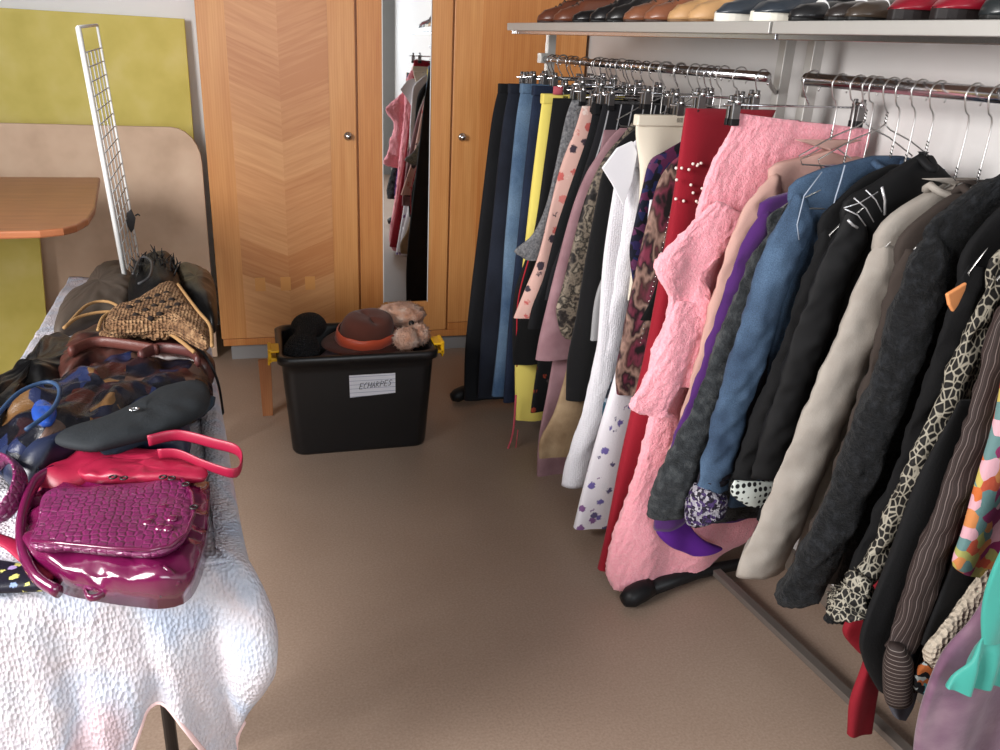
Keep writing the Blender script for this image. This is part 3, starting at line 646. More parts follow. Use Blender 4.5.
hang('jacket', 'black jacket with grey beige paisley brocade panel', 'jacket', 2.5, 2.54, [(634, 120), (622, 136), (608, 152), (597, 172), (584, 205), (572, 250), (562, 290), (556, 310), (562, 335), (570, 340)], PS, .055, 12., hk='wire')
hang('skirt', 'tan suede skirt hanging low under the black coat', 'skirt', 2.47, 2.5, [(615, 150), (596, 250), (574, 340), (556, 410), (540, 440), (539, 458)], mat('tan suede', (150, 126, 98), .9, pat='noise', cols=[(130, 106, 80), (166, 142, 112)], sc=12, bs=120), .05, 13., hk=None)
BKC = mat('black wool coat', (14, 14, 16), .95, bump='noise', bs=260, bd=.3, sheen=.1)
hang('coat', 'long plain black wool coat hanging left of the white blouse', 'coat', 2.41, 2.45, [(646, 118), (634, 130), (618, 145), (604, 168), (596, 205), (586, 260), (576, 320), (568, 360), (566, 400)], BKC, .06, 14., hk='wire')
SLK = mat('silver grey satin', (150, 150, 152), .5, bump='noise', bs=12, bd=.3, stretch=(1, 1, .2))
hang('blouse', 'grey pleated blouse with pale cuff just behind the white blouse', 'blouse', 2.35, 2.38, [(640, 150), (630, 190), (618, 240), (604, 275), (597, 292), (593, 310), (590, 340)], SLK, .045, 15., hk=None)
WH = mat('white textured cotton', (222, 220, 226), .9, bump='knit', bs=130, bd=.5)
wb = empty('blouse', rk(2.28, 1.6, .2), 'white textured cotton blouse with pointed collar and long sleeve', 'blouse')
Lw = pxs([(650, 128), (634, 142), (620, 158), (612, 200), (603, 260), (598, 330), (592, 400), (588, 440)], 2.28, 2.30)
shell(Lw, mirror(Lw, 2.28), 2.28, 2.3, .05, 3.3).build('body', WH, wb)
Ls = pxs([(628, 168), (622, 220), (608, 290), (594, 360), (580, 420), (566, 460), (562, 486)], 2.26, 2.31)
tube_sleeve(Ls, (.04, .058), 2.26, 2.31, 4., .5, .003).build('sleeve', WH, wb)
lw = pxs([(632, 141), (617, 148), (602, 168), (612, 184), (623, 206), (632, 180), (637, 152)], 2.235, 2.235)
MB().loft([[rk(2.235+o, n, z) for n, z in lw] for o in (-.004, .004)]).build('collar', mat('crisp white cotton', (232, 232, 236), .85, bump=None), wb, smooth=False, bevel=.002)
wire_hanger(2.28, 'wire hanger inside the white textured blouse')
CR = mat('cream cotton twill', (216, 206, 188), .9, bump='noise', bs=220, bd=.2)
r, L, _ = hang('trousers', 'cream cotton trousers clipped high between white blouse and red dress', 'trousers', 2.215, 2.25, [(637, 115), (636, 135), (640, 175), (636, 230), (628, 300)], CR, .05, 16., clips=(-.12, .12), hang_label='chrome clip hanger with black pads holding the cream trousers', right=lambda L: [(1.72, z) for n, z in L]); waist(r, L, 2.215, CR, .03)
PF = mat('purple navy print', (50, 40, 80), .85, pat='vor', cols=[(20, 22, 40), (40, 32, 76), (80, 28, 62), (18, 17, 26), (90, 46, 80), (30, 36, 76)], sc=46, bs=150)
hang('blouse', 'navy and purple printed short sleeved blouse beside the cream trousers', 'blouse', 2.18, 2.2, [(680, 142), (664, 152), (650, 162), (642, 190), (633, 228), (629, 252), (634, 290)], PF, .045, 17., hk='wire')
hang('skirt', 'white skirt with lilac flower print hanging low by the white blouse', 'skirt', 2.14, 2.15, [(650, 200), (640, 280), (622, 350), (605, 410), (592, 460), (580, 505), (574, 528)], mat('white lilac floral', (226, 222, 228), .85, pat='floral', cols=[(226, 222, 228), (226, 222, 228), (108, 96, 160), (222, 220, 226), (130, 90, 140), (90, 84, 120)], sc=26, bs=150), .06, 18., hk=None, right=lambda L: [(min(1.75, n+.3), z-.02*i/7) for i, (n, z) in enumerate(L)])
hang('top', 'teal and black patterned top peeking above the white lilac skirt', 'top', 2.175, 2.165, [(655, 240), (642, 300), (622, 360), (608, 390), (602, 412), (606, 432)], mat('teal black print', (30, 50, 66), .85, pat='vor', cols=[(20, 24, 34), (30, 66, 84), (120, 130, 140), (18, 18, 24)], sc=40), .035, 19., hk=None)
MRN = mat('maroon brown print', (80, 44, 50), .7, pat='noise', cols=[(26, 18, 20), (110, 44, 62), (66, 42, 40), (150, 120, 108), (30, 20, 24), (120, 50, 70)], sc=17, stretch=(1, 1, .5), bs=90, bd=.3)
r, L, _ = hang('blouse', 'flowing maroon and brown patterned blouse with sequin trim left of the red dress', 'blouse', 2.10, 2.11, [(690, 150), (674, 160), (660, 180), (650, 215), (640, 260), (630, 300), (622, 340), (616, 372), (618, 395)], MRN, .055, 20., hk='wire', amp=.013)
sq = MB()
for n, z in spline([(a+.045, b) for a, b in L[2:7]], 34): sq.ball(rk(2.068, n, z), .003, seg=5)
sq.build('sequin_trim', mat('silver sequin', (200, 190, 190), .2, .8, bump=None), r)
hang('top', 'black top behind the sequinned maroon blouse', 'top', 2.055, 2.07, [(700, 150), (680, 200), (665, 260), (650, 300), (640, 320)], mat('matt black cloth'), .03, 24., hk=None)
RM = mat('crimson crepe', (140, 14, 34), .8, bump='noise', bs=200, bd=.2, sheen=.1)
r, L, _ = hang('dress', 'long crimson red dress with pearl beads at the waist', 'dress', 2.0, 1.93, [(686, 108), (682, 135), (676, 180), (668, 230), (655, 300), (640, 380), (622, 460), (606, 530), (597, 568)], RM, .055, 25., clips=(-.2, -.02), right=lambda L: [(1.66-.03*i, z) for i, (n, z) in enumerate(L)], amp=.01, hang_label='chrome clip hanger with one white clip holding the red dress', th_top=.5)
rnd = random.Random(5)
for i in range(16):
    p = atslant(rnd.uniform(676, 704), rnd.uniform(158, 205), 1.955, 1.955)
    MB().ball(rk(1.956, *p), .0045, seg=6).build('pearl', mat('pearl', (232, 214, 206), .25, bump=None), r)
# --- pink fleece: dressing gown clipped by the shoulders --------------------------------------
PKM = mat('pink fleece', (246, 160, 172), 1., bump='noise', bs=160, bd=.7, dist=.008, sheen=.35, pat='noise', cols=[(248, 160, 174), (250, 168, 180), (252, 178, 188)], sc=120)
s0, s1 = 1.80, 1.845
pk = empty('dressing_gown', rk(1.8, 1.5, .08), 'long pink fleece dressing gown clipped by its top edge to a skirt hanger', 'dressing gown')
Lp = pxs([(738, 114), (726, 138), (710, 168), (698, 205), (690, 250), (676, 310), (660, 370), (646, 430), (630, 490), (614, 540), (608, 572), (613, 588)], s0, s1)
Rp = [(min(n, wall_n(1.8)-.02), z) for n, z in pxs([(885, 130), (874, 220), (852, 300), (826, 380), (800, 440), (776, 490), (757, 520), (746, 540), (725, 552), (700, 566), (686, 574), (680, 580)], s0, s1)]
shell(Lp, Rp, s0, s1, .075, 31., amp=.014, freq=26, rows=110, K=150, fuzz=.006, th_top=.4).build('body', PKM, pk)
Lf = pxs([(715, 200), (690, 226), (668, 246), (654, 262), (658, 280), (668, 296), (664, 325), (652, 345), (646, 380)], 1.755, 1.79)
shell(Lf, [(n+.13+.01*i, z-.05) for i, (n, z) in enumerate(Lf)], 1.755, 1.79, .04, 33., amp=.01, rows=60, K=80, fuzz=.006).build('front_flap', PKM, pk)
Lf = pxs([(676, 300), (660, 340), (645, 380), (634, 398), (630, 408), (640, 414)], 1.745, 1.775)
shell(Lf, [(n+.12, z-.02) for n, z in Lf], 1.745, 1.775, .04, 35., amp=.006, rows=50, K=70, fuzz=.005).build('sleeve', PKM, pk)
clip_hanger(1.8, 'wide chrome clip hanger spread across the top of the pink dressing gown', (-.235, .17), zc=Lp[0][1]+.022, r_=.03)
# --- near rail: tops and jackets --------------------------------------------------------------
def jacket(name, label, cat, s0, s1, out, tip, hem_z, sr, m, th=.05, seed=1., inset=.055, fuzz=0., flat=.5, body_m=None, cuff=None, amp=.006, neck=.05, off=-.01, collar=True, hl=None, bamp=.009):
    L = pxs(out, s0, s1); root = empty(name, rk(s0, 1.6, hem_z), label, cat)
    nt_, zt = L[tip]; bl = L[:tip+1]+[(nt_+inset, zt-.12), (nt_+inset+.005, zt-.3), (nt_+inset, (zt+hem_z)/2-.1), (nt_+inset-.01, hem_z)]
    kk = dict(rows=70, K=110) if fuzz else {}
    shell(bl, mirror(bl, s0), s0, s1, th, seed, amp=bamp, fuzz=fuzz, **kk).build('body', body_m or m, root)
    sl = L[tip:]; k2 = dict(rows=90, seg=44) if fuzz else {}
    sl[0] = (sl[0][0]+.012, sl[0][1]-.004)
    tube_sleeve(sl, sr, s0, s1, seed, flat, amp, fuzz, off=off, **k2).build('sleeve', m, root)
    rs = [(min(3.2-n, wall_n(s0)-.02), z) for n, z in sl]
    tube_sleeve([(min(n, wall_n(s0)-.02)-2*sr[0], z) for n, z in rs], sr, s0+.02, s1+.02, seed+9, flat, amp, 0, off=.012).build('sleeve', m, root)
    if collar:
        zc = L[0][1]; n0 = L[0][0]; ring = []
        pts = [rk(s0+.028*math.sin(a), 1.6+(n0-1.6-.0)*math.cos(a)*(1 if math.cos(a) > 0 else .8), zc-.012-.02*abs(math.sin(a))) for a in [2*PI*i/20 for i in range(21)]]
        MB().tube(pts, .008, 10, flat=1.5).build('collar', m, root)
    wire_hanger(s0, hl or 'wire hanger inside the '+label.split(' with ')[0].split(' hanging')[0][:56], hw=(1.6-L[tip][0])*.9, zs=L[tip][1]-L[0][1]-.015, zt=min(RZ-.07, L[0][1]-.005))
    return root, L
TR = mat('rose beige twill', (186, 148, 138), .85, bump='noise', bs=240, bd=.25)
jacket('coat', 'rose beige trench coat hanging against the pink dressing gown', 'coat', 1.70, 1.77, [(862, 140), (838, 147), (800, 158), (768, 170), (742, 205), (720, 262), (704, 320), (688, 380), (672, 440), (656, 478)], 3, .5, (.05, .06), TR, seed=41, flat=.4, collar=False)
PU = mat('purple knit', (74, 34, 100), .95, bump='noise', bs=240, bd=.3, sheen=.15)
jacket('cardigan', 'deep purple cardigan between the trench coat and grey fuzzy jacket', 'cardigan', 1.64, 1.735, [(858, 165), (830, 176), (790, 192), (758, 207), (738, 245), (716, 310), (694, 375), (672, 440), (655, 498), (652, 528)], 3, .30, (.045, .055), PU, seed=43, flat=.4)
hang('top', 'bright purple top whose hem shows under the grey fuzzy jacket', 'top', 1.72, 1.75, [(740, 300), (710, 400), (685, 470), (662, 510), (656, 530), (668, 545), (690, 555)], mat('violet jersey', (92, 34, 140), .8, bump='noise', bs=200, bd=.2), .035, 44., hk=None, right=lambda L: [(n+.12, z) for n, z in L])
GF = mat('charcoal plush', (58, 62, 66), 1., bump='noise', bs=170, bd=1., dist=.012, sheen=.08, pat='noise', cols=[(30, 34, 37), (46, 50, 54), (72, 76, 78)], sc=40)
jacket('jacket', 'charcoal grey fuzzy plush jacket left of the denim jacket', 'jacket', 1.58, 1.685, [(860, 180), (830, 190), (795, 203), (768, 220), (748, 262), (722, 325), (698, 385), (674, 440), (652, 488), (646, 515)], 3, .34, (.05, .068), GF, seed=45, fuzz=.004, flat=.5)
DJ = mat('mid blue denim', (70, 108, 152), .88, pat='denim', cols=[(50, 68, 92), (80, 104, 132)], sc=7, bs=380, bd=.4)
rt, L = jacket('jacket', 'mid blue denim jacket on the near rail', 'jacket', 1.50, 1.60, [(872, 156), (845, 163), (815, 172), (788, 190), (772, 228), (752, 280), (735, 335), (718, 390), (705, 440), (694, 492)], 3, .45, (.055, .05), DJ, seed=47, flat=.45, amp=.007)
st = mat('pale stitching', (150, 160, 176), .8, bump=None)
MB().tube([rk(1.472, n, z) for n, z in pxs([(845, 165), (841, 180), (836, 196), (832, 212)], 1.472, 1.472)], .0018, 5).build('stitching', st, rt)
MB().tube([rk(1.485, n+.02, z) for n, z in pxs([(815, 172), (797, 196), (790, 225), (792, 240)], 1.485, 1.485)], .0015, 5).build('stitching', st, rt)
EM = mat('purple silver embroidery', (90, 60, 110), .6, pat='vor', cols=[(34, 26, 48), (140, 136, 146), (60, 42, 86), (28, 22, 36), (160, 156, 164)], sc=130, bump='knit', bs=160, bd=.8)
cl = pxs([(694, 484), (690, 496), (686, 508), (686, 520), (688, 524)], 1.56, 1.585)
tube_sleeve([(n-.004, z) for n, z in cl], (.058, .062), 1.555, 1.575, 2., .7, .003, .003, rows=20).build('embroidered_cuff', EM, tag(empty('cardigan', rk(1.56, 1.4, .4), 'dark knitted cardigan with purple and silver embroidered cuff below the denim sleeve', 'cardigan')))
cu = [o for o in C.objects if o.name.startswith('embroidered_cuff')][0].parent
Lc = pxs([(800, 230), (770, 300), (745, 370), (722, 430), (700, 470), (696, 486)], 1.565, 1.585)
tube_sleeve(Lc, (.04, .05), 1.55, 1.58, 3., .4, .004).build('sleeve', mat('black knit', (30, 27, 36), .95, bump='knit', bs=150, bd=.4), cu)
BKS = mat('black satin', (10, 10, 12), .75, bump='noise', bs=30, bd=.15)
LACE = mat('white polka mesh', (200, 204, 200), .8, pat='dots', cols=[(22, 22, 24), (200, 206, 200)], sc=58, bump=None)
rt, L = jacket('blouse', 'black blouse with white lattice lace hem right of the denim jacket', 'blouse', 1.455, 1.545, [(890, 165), (866, 176), (838, 200), (818, 225), (800, 280), (780, 340), (762, 390), (745, 430), (735, 460), (730, 476)], 3, .42, (.045, .05), mat('black crepe', (12, 12, 14), .9), seed=49, flat=.45)
l2 = pxs([(731, 478), (728, 486), (730, 494), (742, 502)], 1.5, 1.51)
shell([(n, z) for n, z in l2], [(n+.16, z-.03) for n, z in l2], 1.485, 1.495, .03, 3., amp=.003, rows=14, K=60).build('lace_hem', LACE, rt)
rt, L = jacket('jacket', 'black satin jacket with silver line details on the shoulder', 'jacket', 1.405, 1.49, [(928, 152), (905, 163), (872, 184), (842, 208), (826, 245), (806, 295), (788, 345), (772, 395), (758, 440), (748, 476)], 3, .44, (.05, .055), BKS, seed=51, flat=.42, amp=.004)
sv = mat('silver trim', (205, 205, 208), .25, .6, bump=None)
for pts, rr in (([(845, 209), (858, 215), (866, 226)], .0016), ([(854, 198), (866, 208), (874, 222)], .0016), ([(866, 190), (876, 200), (882, 212)], .0016), ([(882, 187), (885, 200), (885, 215)], .0035), ([(848, 220), (853, 225), (858, 228)], .003), ([(844, 208), (860, 203), (878, 192)], .0014)):
    q = pxs(pts, 1.362, 1.362); MB().tube([rk(1.3625, n, z) for n, z in q], rr, 6, flat=.6).build('silver_line', sv, rt)
GB = mat('stone grey wool', (168, 158, 148), .9, bump='noise', bs=260, bd=.25, pat='noise', cols=[(146, 138, 130), (156, 149, 141)], sc=20)
rt, L = jacket('blazer', 'stone grey wool blazer with a long sleeve on the near rail', 'blazer', 1.315, 1.41, [(978, 178), (952, 184), (915, 200), (874, 236), (858, 272), (836, 330), (812, 385), (786, 445), (760, 510), (738, 560), (733, 574)], 3, .3, (.068, .078), GB, seed=53, flat=.36, amp=.004, th=.06)
q = pxs([(738, 558), (755, 560), (772, 566)], 1.375, 1.375)
dk = mat('shaded blazer wool', (58, 50, 46), .92, bump='noise', bs=240, bd=.3)  # the blazer's shade put into a darker wool colour
jacket('jacket', 'dark taupe jacket between the stone grey blazer and black fur coat', 'jacket', 1.26, 1.34, [(990, 180), (965, 190), (930, 210), (897, 246), (885, 300), (865, 370), (845, 430), (825, 490), (800, 545)], 3, .35, (.05, .055), dk, seed=54, flat=.45)  # added garment, stands in for the blazer body lying in shade
FB = mat('black curly fur', (24, 26, 29), 1., bump='noise', bs=110, bd=1., dist=.014, sheen=.05, pat='noise', cols=[(8, 9, 11), (17, 18, 21), (34, 36, 40)], sc=55)
jacket('fur_coat', 'black curly fur coat with a thick sleeve on the near rail', 'fur coat', 1.195, 1.27, [(1010, 172), (985, 182), (952, 205), (925, 232), (905, 265), (890, 310), (872, 370), (850, 430), (824, 495), (795, 560), (778, 590), (776, 602)], 3, .28, (.055, .06), FB, seed=55, fuzz=.006, flat=.6)
jacket('jacket', 'plain black jacket between the fur coat and leopard blouse', 'jacket', 1.135, 1.2, [(1030, 190), (1008, 202), (985, 225), (960, 262), (945, 310), (925, 370), (905, 430), (885, 480), (855, 550), (840, 590)], 3, .3, (.045, .045), mat('black crepe'), seed=56, flat=.4)
tgp = pxs([(946, 294), (966, 282), (964, 290), (957, 305), (952, 312), (948, 305)], 1.085, 1.085)
tag(MB().loft([[rk(1.085+o, n, z) for n, z in tgp] for o in (-.004, .004)]).build('scarf_corner', mat('apricot satin', (226, 150, 96), .5, bump='noise', bs=20, bd=.3), smooth=False, bevel=.003), 'small apricot satin flap sticking out above the leopard sleeve', 'scarf')
LE = mat('leopard print viscose', (120, 110, 100), .75, pat='leo', cols=[(20, 18, 17), (150, 144, 130), (42, 36, 32)], sc=84, bs=160, bd=.3, stretch=(1, 1, .62))
rt, L = jacket('blouse', 'black and cream leopard print blouse with frilled cuff', 'blouse', 1.06, 1.12, [(1050, 215), (1030, 228), (1008, 245), (988, 268), (975, 300), (957, 345), (938, 392), (918, 435), (897, 482), (868, 545), (840, 592)], 3, .35, (.03, .035), LE, seed=57, flat=.5, collar=False)
cq = pxs([(848, 566), (838, 584), (826, 600), (824, 610)], 1.095, 1.11)
cf = tube_sleeve([(n, z) for n, z in cq], (.036, .05), 1.09, 1.1, 3., .7, .012, 0, rows=26, seg=60, off=-.01)
for v in cf.v: v += noise.noise_vector(v*50)*.008
cf.build('frilled_cuff', LE, rt)
STP = mat('brown pinstripe', (70, 54, 50), .7, pat='stripe', cols=[(44, 34, 32), (112, 100, 97), (70, 57, 54)], sc=64, coord='UV', bs=200, bd=.15)
STH = mat('brown pinstripe cuff', (70, 54, 50), .7, pat='hstripe', cols=[(46, 36, 34), (140, 130, 125)], sc=88, coord='UV', bs=200, bd=.1)
rt, L = jacket('shirt', 'dark brown pinstriped shirt with deep horizontal striped cuff', 'shirt', .985, 1.0, [(1070, 215), (1050, 232), (1030, 255), (1006, 285), (992, 325), (975, 380), (955, 440), (932, 505), (908, 570), (893, 620), (883, 645)], 3, .3, (.045, .042), STP, seed=59, flat=.5, collar=False, amp=.004)
cq = pxs([(884, 642), (880, 665), (880, 690), (882, 700)], .985, .99)
tube_sleeve(cq, (.034, .032), .983, .985, 3., .8, .0, 0, rows=14, off=-.012).build('cuff', STH, rt)
# small hems and bits low on the near rail
def rag(name, label, cat, s, pts, rights, m, th=.03, seed=1., **kw):
    L = pxs(pts, s, s); R_ = pxs(rights, s, s)
    o = shell(L, [(max(r[0], l[0]+.01), r[1]) for l, r in zip(L, R_)], s, s, th, seed, **kw).build(name, m); return tag(o, label, cat)
RR = mat('dark red crepe', (128, 20, 34), .85, bump='noise', bs=120, bd=.3)
rag('dress', 'dark red dress hem hanging below the leopard cuff, lowest near the black rack leg', 'dress', 1.085, [(940, 430), (915, 510), (886, 590), (862, 660), (848, 700), (846, 733)], [(990, 430), (955, 510), (920, 590), (890, 650), (880, 690), (872, 732)], RR, seed=61, amp=.01)
rag('scarf', 'dark red scarf end just under the frilled leopard cuff', 'scarf', 1.15, [(900, 530), (870, 590), (850, 622), (846, 636), (858, 652)], [(930, 530), (895, 590), (872, 622), (872, 640), (870, 652)], RR, seed=62)
rag('trousers', 'slim black trousers hanging between the red hem and pinstriped cuff', 'trousers', 1.035, [(960, 400), (920, 480), (890, 560), (862, 632), (866, 664), (878, 690)], [(1000, 400), (970, 480), (940, 560), (912, 640), (908, 665), (900, 690)], mat('black crepe'), .03, 63)
rag('top', 'slate grey top end below the horizontal striped cuff', 'top', 1.0, [(895, 640), (888, 680), (886, 700), (896, 718)], [(925, 640), (920, 680), (914, 705), (906, 720)], mat('slate jersey', (84, 86, 96), .9), .025, 64)
rag('dress', 'multicoloured dress with orange yellow and magenta flowers at the right edge of view', 'dress', .93, [(1040, 240), (1012, 330), (995, 410), (975, 480), (962, 530), (952, 562), (960, 572)], [(1100, 240), (1080, 330), (1070, 410), (1060, 480), (1050, 530), (1040, 570), (1030, 585)], mat('bright watercolour floral', (200, 150, 90), .8, pat='vor', cols=[(150, 148, 84), (184, 96, 46), (120, 36, 80), (176, 158, 84), (170, 74, 52), (90, 120, 120), (186, 120, 70), (196, 150, 160)], sc=36, bs=120), .04, 65, amp=.01)
rag('skirt', 'black skirt between pinstriped sleeve and floral dress', 'skirt', .958, [(1010, 430), (980, 500), (955, 560), (935, 610), (922, 645)], [(1060, 430), (1040, 500), (1010, 560), (985, 600), (955, 640)], mat('black crepe'), .02, 66)
rag('skirt', 'long mauve pink velvet skirt hanging lowest at the right edge', 'skirt', .875, [(1040, 480), (1005, 560), (972, 620), (945, 660), (925, 710), (918, 760), (912, 800)], [(1120, 480), (1100, 560), (1090, 620), (1080, 660), (1070, 710), (1060, 760), (1060, 800)], mat('mauve velvet', (132, 88, 118), .8, pat='noise', cols=[(66, 42, 62), (104, 72, 94), (126, 98, 114)], sc=9, bs=60, bd=.3, sheen=.4), .05, 67, amp=.014)
rag('sweater', 'thick beige knitted sweater cuff showing beside the striped cuff', 'sweater', .92, [(990, 560), (965, 600), (938, 632), (925, 650), (926, 662)], [(1040, 600), (1010, 630), (980, 655), (958, 678), (946, 684)], mat('beige chunky knit', (176, 164, 148), .95, bump='knit', bs=90, bd=1., dist=.01), .04, 68, fuzz=.003)
rag('blouse', 'black blouse end with teal and orange print below the beige knit', 'blouse', .945, [(960, 620), (935, 655), (918, 672), (916, 690), (930, 698)], [(990, 640), (965, 670), (950, 685), (946, 694), (940, 700)], mat('teal orange print', (30, 50, 56), .8, pat='vor', cols=[(22, 24, 30), (84, 150, 160), (24, 26, 30), (196, 110, 60), (180, 190, 190)], sc=52), .025, 69)
TQ = mat('turquoise satin', (58, 150, 138), .5, bump='noise', bs=15, bd=.3, sheen=.15)
tq = empty('blouse', rk(.83, 1.4, .4), 'turquoise satin blouse with gathered flounce at the right edge', 'blouse')
La = pxs([(1045, 470), (1010, 540), (992, 585), (985, 615), (982, 643)], .83, .83); Ra = [(n+.24, z-.02) for n, z in La]
shell(La, Ra, .83, .83, .025, 71., amp=.007, freq=70., K=140).build('sleeve', TQ, tq)
La = pxs([(982, 638), (974, 652), (962, 670), (951, 686), (948, 691)], .83, .83); Ra = [(n+.26, z-.03) for n, z in La]
shell(La, Ra, .83, .83, .03, 73., amp=.011, freq=120., rows=34, K=200, hemwave=.004, th_top=.4).build('flounce', TQ, tq)
# spare hooks on both rails
for i, px in enumerate((556, 563, 571, 600, 612, 622, 632, 668, 682, 696, 712)):
    s = atn(px, 62, 1.6).dot(Rd)
    if i % 2: wire_hanger(s, 'bare wire hanger hook crowded on the far rail', .17, group='bare hangers crowded on the far rail')
    else: clip_hanger(s, 'bare chrome clip hanger crowded on the far rail', (-.12, .12), zc=RZ-.075, group='bare clip hangers crowded on the far rail')
wire_hanger(atn(903, 88, 1.6).dot(Rd)+.03, 'empty wire hanger between the jackets on the near rail', .18)
wire_hanger(atn(888, 86, 1.6).dot(Rd)+.05, 'empty wire hanger left of the denim jacket on the near rail', .18)

# ================================================================== TABLE WITH QUILT
TX0, TX1, TY0, TY1, TZ = -1.35, -.095, 1.33, 3.3, .72
tb = empty('trestle_table', (-.7, 2.3, 0), 'long table under the white quilt and bags on the left', 'table')
def tedge(y): return -.088-.095*(y-1.4)*.98
tw = mat('grey table laminate', (120, 112, 104), .5, bump=None)
MB().loft([[Vector((x, y, z)) for x, y in ((tedge(1.33)-.54, 1.33), (tedge(1.33), 1.33), (tedge(3.3), 3.3), (tedge(3.3)-.42, 3.3))] for z in (.69, .712)]).build('tabletop', tw, tb, smooth=False, bevel=.004)
for x, y in ((-.27, 1.6), (-.55, 1.6), (-.35, 3.1), (-.6, 3.1)): MB().tube([(x, y, 0), (x, y, .69)], .014, 12).build('leg', mat('dark steel tube', (60, 56, 54), .4, .6, bump=None), tb)
QM = mat('white pastel quilt', (214, 214, 224), .95, pat='noise', cols=[(172, 182, 200), (190, 190, 198), (194, 188, 194), (182, 188, 202), (198, 180, 188)], sc=6, bump='quilt', bs=150, bd=.6, dist=.006, stretch=(1, 1, .6))
qt = empty('quilt', (-.7, 2.2, .72), 'white quilted bedspread with pastel patches and pink edging covering the table', 'quilt')
qv = []; uvq = []; NU, NW, NT = 150, 26, 26
def edge_pt(t):
    """t 0..1 around the front right rim of the table: right side far->near, corner, then front side to the left"""
    A = Vector((tedge(3.28), 3.28)); B = Vector((tedge(1.36), 1.36)); Cc = Vector((tedge(1.33)-.03, 1.315)); D = Vector((-.64, 1.29))
    if t < .45: q = t/.45; return A.lerp(B, q), Vector((1, .09)).normalized()
    if t < .55:
        q = (t-.45)/.1; a = -q*PI/2; return B.lerp(Cc, q)+Vector((.012, -.012))*math.sin(q*PI), Vector((math.cos(a), math.sin(a)))
    q = (t-.55)/.45; return Cc.lerp(D, q), Vector((0, -1))
def drop(t):
    if t < .45: return .24+.03*math.sin(t*30)
    if t < .55: return .27+.24*((t-.45)/.1)
    q = (t-.55)/.45
    x = -.12-q*.52
    return .33+.17*math.exp(-((x+.14)/.045)**2)-.06*math.exp(-((x+.232)/.05)**2)+.22*min(1, max(0, (-.26-x)/.12))
rows = []
for i in range(NU+1):
    t = i/NU; e, nr = edge_pt(t); col = []
    inn = e-nr*.0
    for j in range(NW+1):
        w = j/NW; d = drop(t)
        lift = .012 if w < .01 else .012-.02*min(1, w*8)
        ripple = (.5+.5*math.sin(t*(40 if t < .45 else 62)+1.3))*.03*w*(1-w*.4) + noise.noise(Vector((t*26, w*2.4, 2)))*.022*w
        flare = .075*math.exp(-((t-.5)/.035)**2)*math.sin(min(1, w*1.05)*PI)-.075*w*w*math.exp(-((t-.53)/.05)**2)
        if t < .5: ripple *= .3
        o = .006+.012*min(1, w*10)+ripple+flare
        z = TZ+.012-d*w
        o = -.03 if j == 0 else o
        p = e+nr*o; col.append(Vector((p.x, p.y, z+noise.noise(Vector((p.x*22, p.y*22, z*22)))*.004)))
    rows.append(col)
mb = MB(); vs = [p for c_ in rows for p in c_]; fs = []
for i in range(NU):
    for j in range(NW): a = i*(NW+1)+j; fs.append((a, a+1, a+NW+2, a+NW+1))
# top sheet: from the rim inwards to the left side
k0 = len(vs)
NTI = 40
for i in range(NU+1):
    t = i/NU; e, nr = edge_pt(t); tgt = Vector((-1.34, max(1.29, 3.28-(3.28-1.29)*min(1, t/.55)))) if t < .55 else Vector((e.x, 1.3+(3.26-1.3)*1.0))
    tgt = Vector((-.72-(.6 if t > .5 else .6), 0)) if False else tgt
ox = len(vs)
GX, GY = 90, 120
for i in range(GX+1):
    for j in range(GY+1):
        y = 1.318+(3.28-1.318)*j/GY; x1 = tedge(y)+.008
        if y < 1.36: x1 -= .02*(1-(y-1.318)/.042)
        x0_ = tedge(y)-.55+.06*(y-1.3); x = x0_+(x1-x0_)*i/GX; zz = TZ+.004+.006*noise.noise(Vector((x*9, y*9, 0)))+.004*noise.noise(Vector((x*24, y*24, 5)))
        vs.append(Vector((x, y, zz)))
for i in range(GX):
    for j in range(GY): a = ox+i*(GY+1)+j; fs.append((a, a+1, a+GY+2, a+GY+1))
mb.add(vs, fs); mb.build('cloth', QM, qt, solid=.006)
hem = [c_[-1]+Vector((0, 0, .0)) for c_ in rows]
MB().tube(hem, .005, 8).build('edging', mat('pale pink binding', (226, 196, 196), .9, bump=None), qt)

# ------------------------------------------------------------------ bags on the table
def PL(pts, z): return [tuple(atz(x, y, z)[:2]) for x, y in pts]
MG = mat('magenta crocodile leather', (104, 20, 74), .3, bump='croc', bs=75, bd=.55, dist=.004, spec=.6, coat=.5)
MG2 = mat('glossy magenta leather', (92, 14, 58), .2, bump='noise', bs=25, bd=.25, spec=.6, coat=.6)
PNK = mat('raspberry webbing', (140, 24, 56), .5, bump='noise', bs=90, bd=.2)
bg = empty('handbag', tuple(PL([(120, 535)], .75)[0])+(.735,), 'glossy magenta crocodile effect handbag with big flap lying at the front', 'handbag')
MB().pillow(PL([(22, 545), (46, 490), (110, 478), (180, 477), (207, 488), (211, 500), (207, 545), (192, 581), (165, 592), (130, 590), (90, 584), (52, 574)], .77), .732, .078, wr=.014, ws=34, edge=.72).build('body', MG2, bg)
fl = PL([(46, 487), (90, 482), (140, 478), (182, 478), (193, 495), (193, 515), (184, 535), (168, 546), (150, 549), (110, 547), (70, 543), (30, 541), (37, 515)], .832)
MB().pillow(fl, .812, .018, wr=.006, ws=12, edge=.6).build('flap', MG, bg)
MB().tube([(x, y, .829) for x, y in PL([(32, 541), (70, 544), (110, 548), (150, 550), (170, 546), (186, 534), (194, 514), (192, 494), (182, 479)], .829)], .0035, 7).build('flap_piping', MG2, bg)
MB().tube([(x, y, .782) for x, y in PL([(60, 556), (90, 561), (120, 565), (150, 566)], .782)], .004, 6).build('zip', mat('dark zip', (30, 24, 28), .4, .5, bump=None), bg)
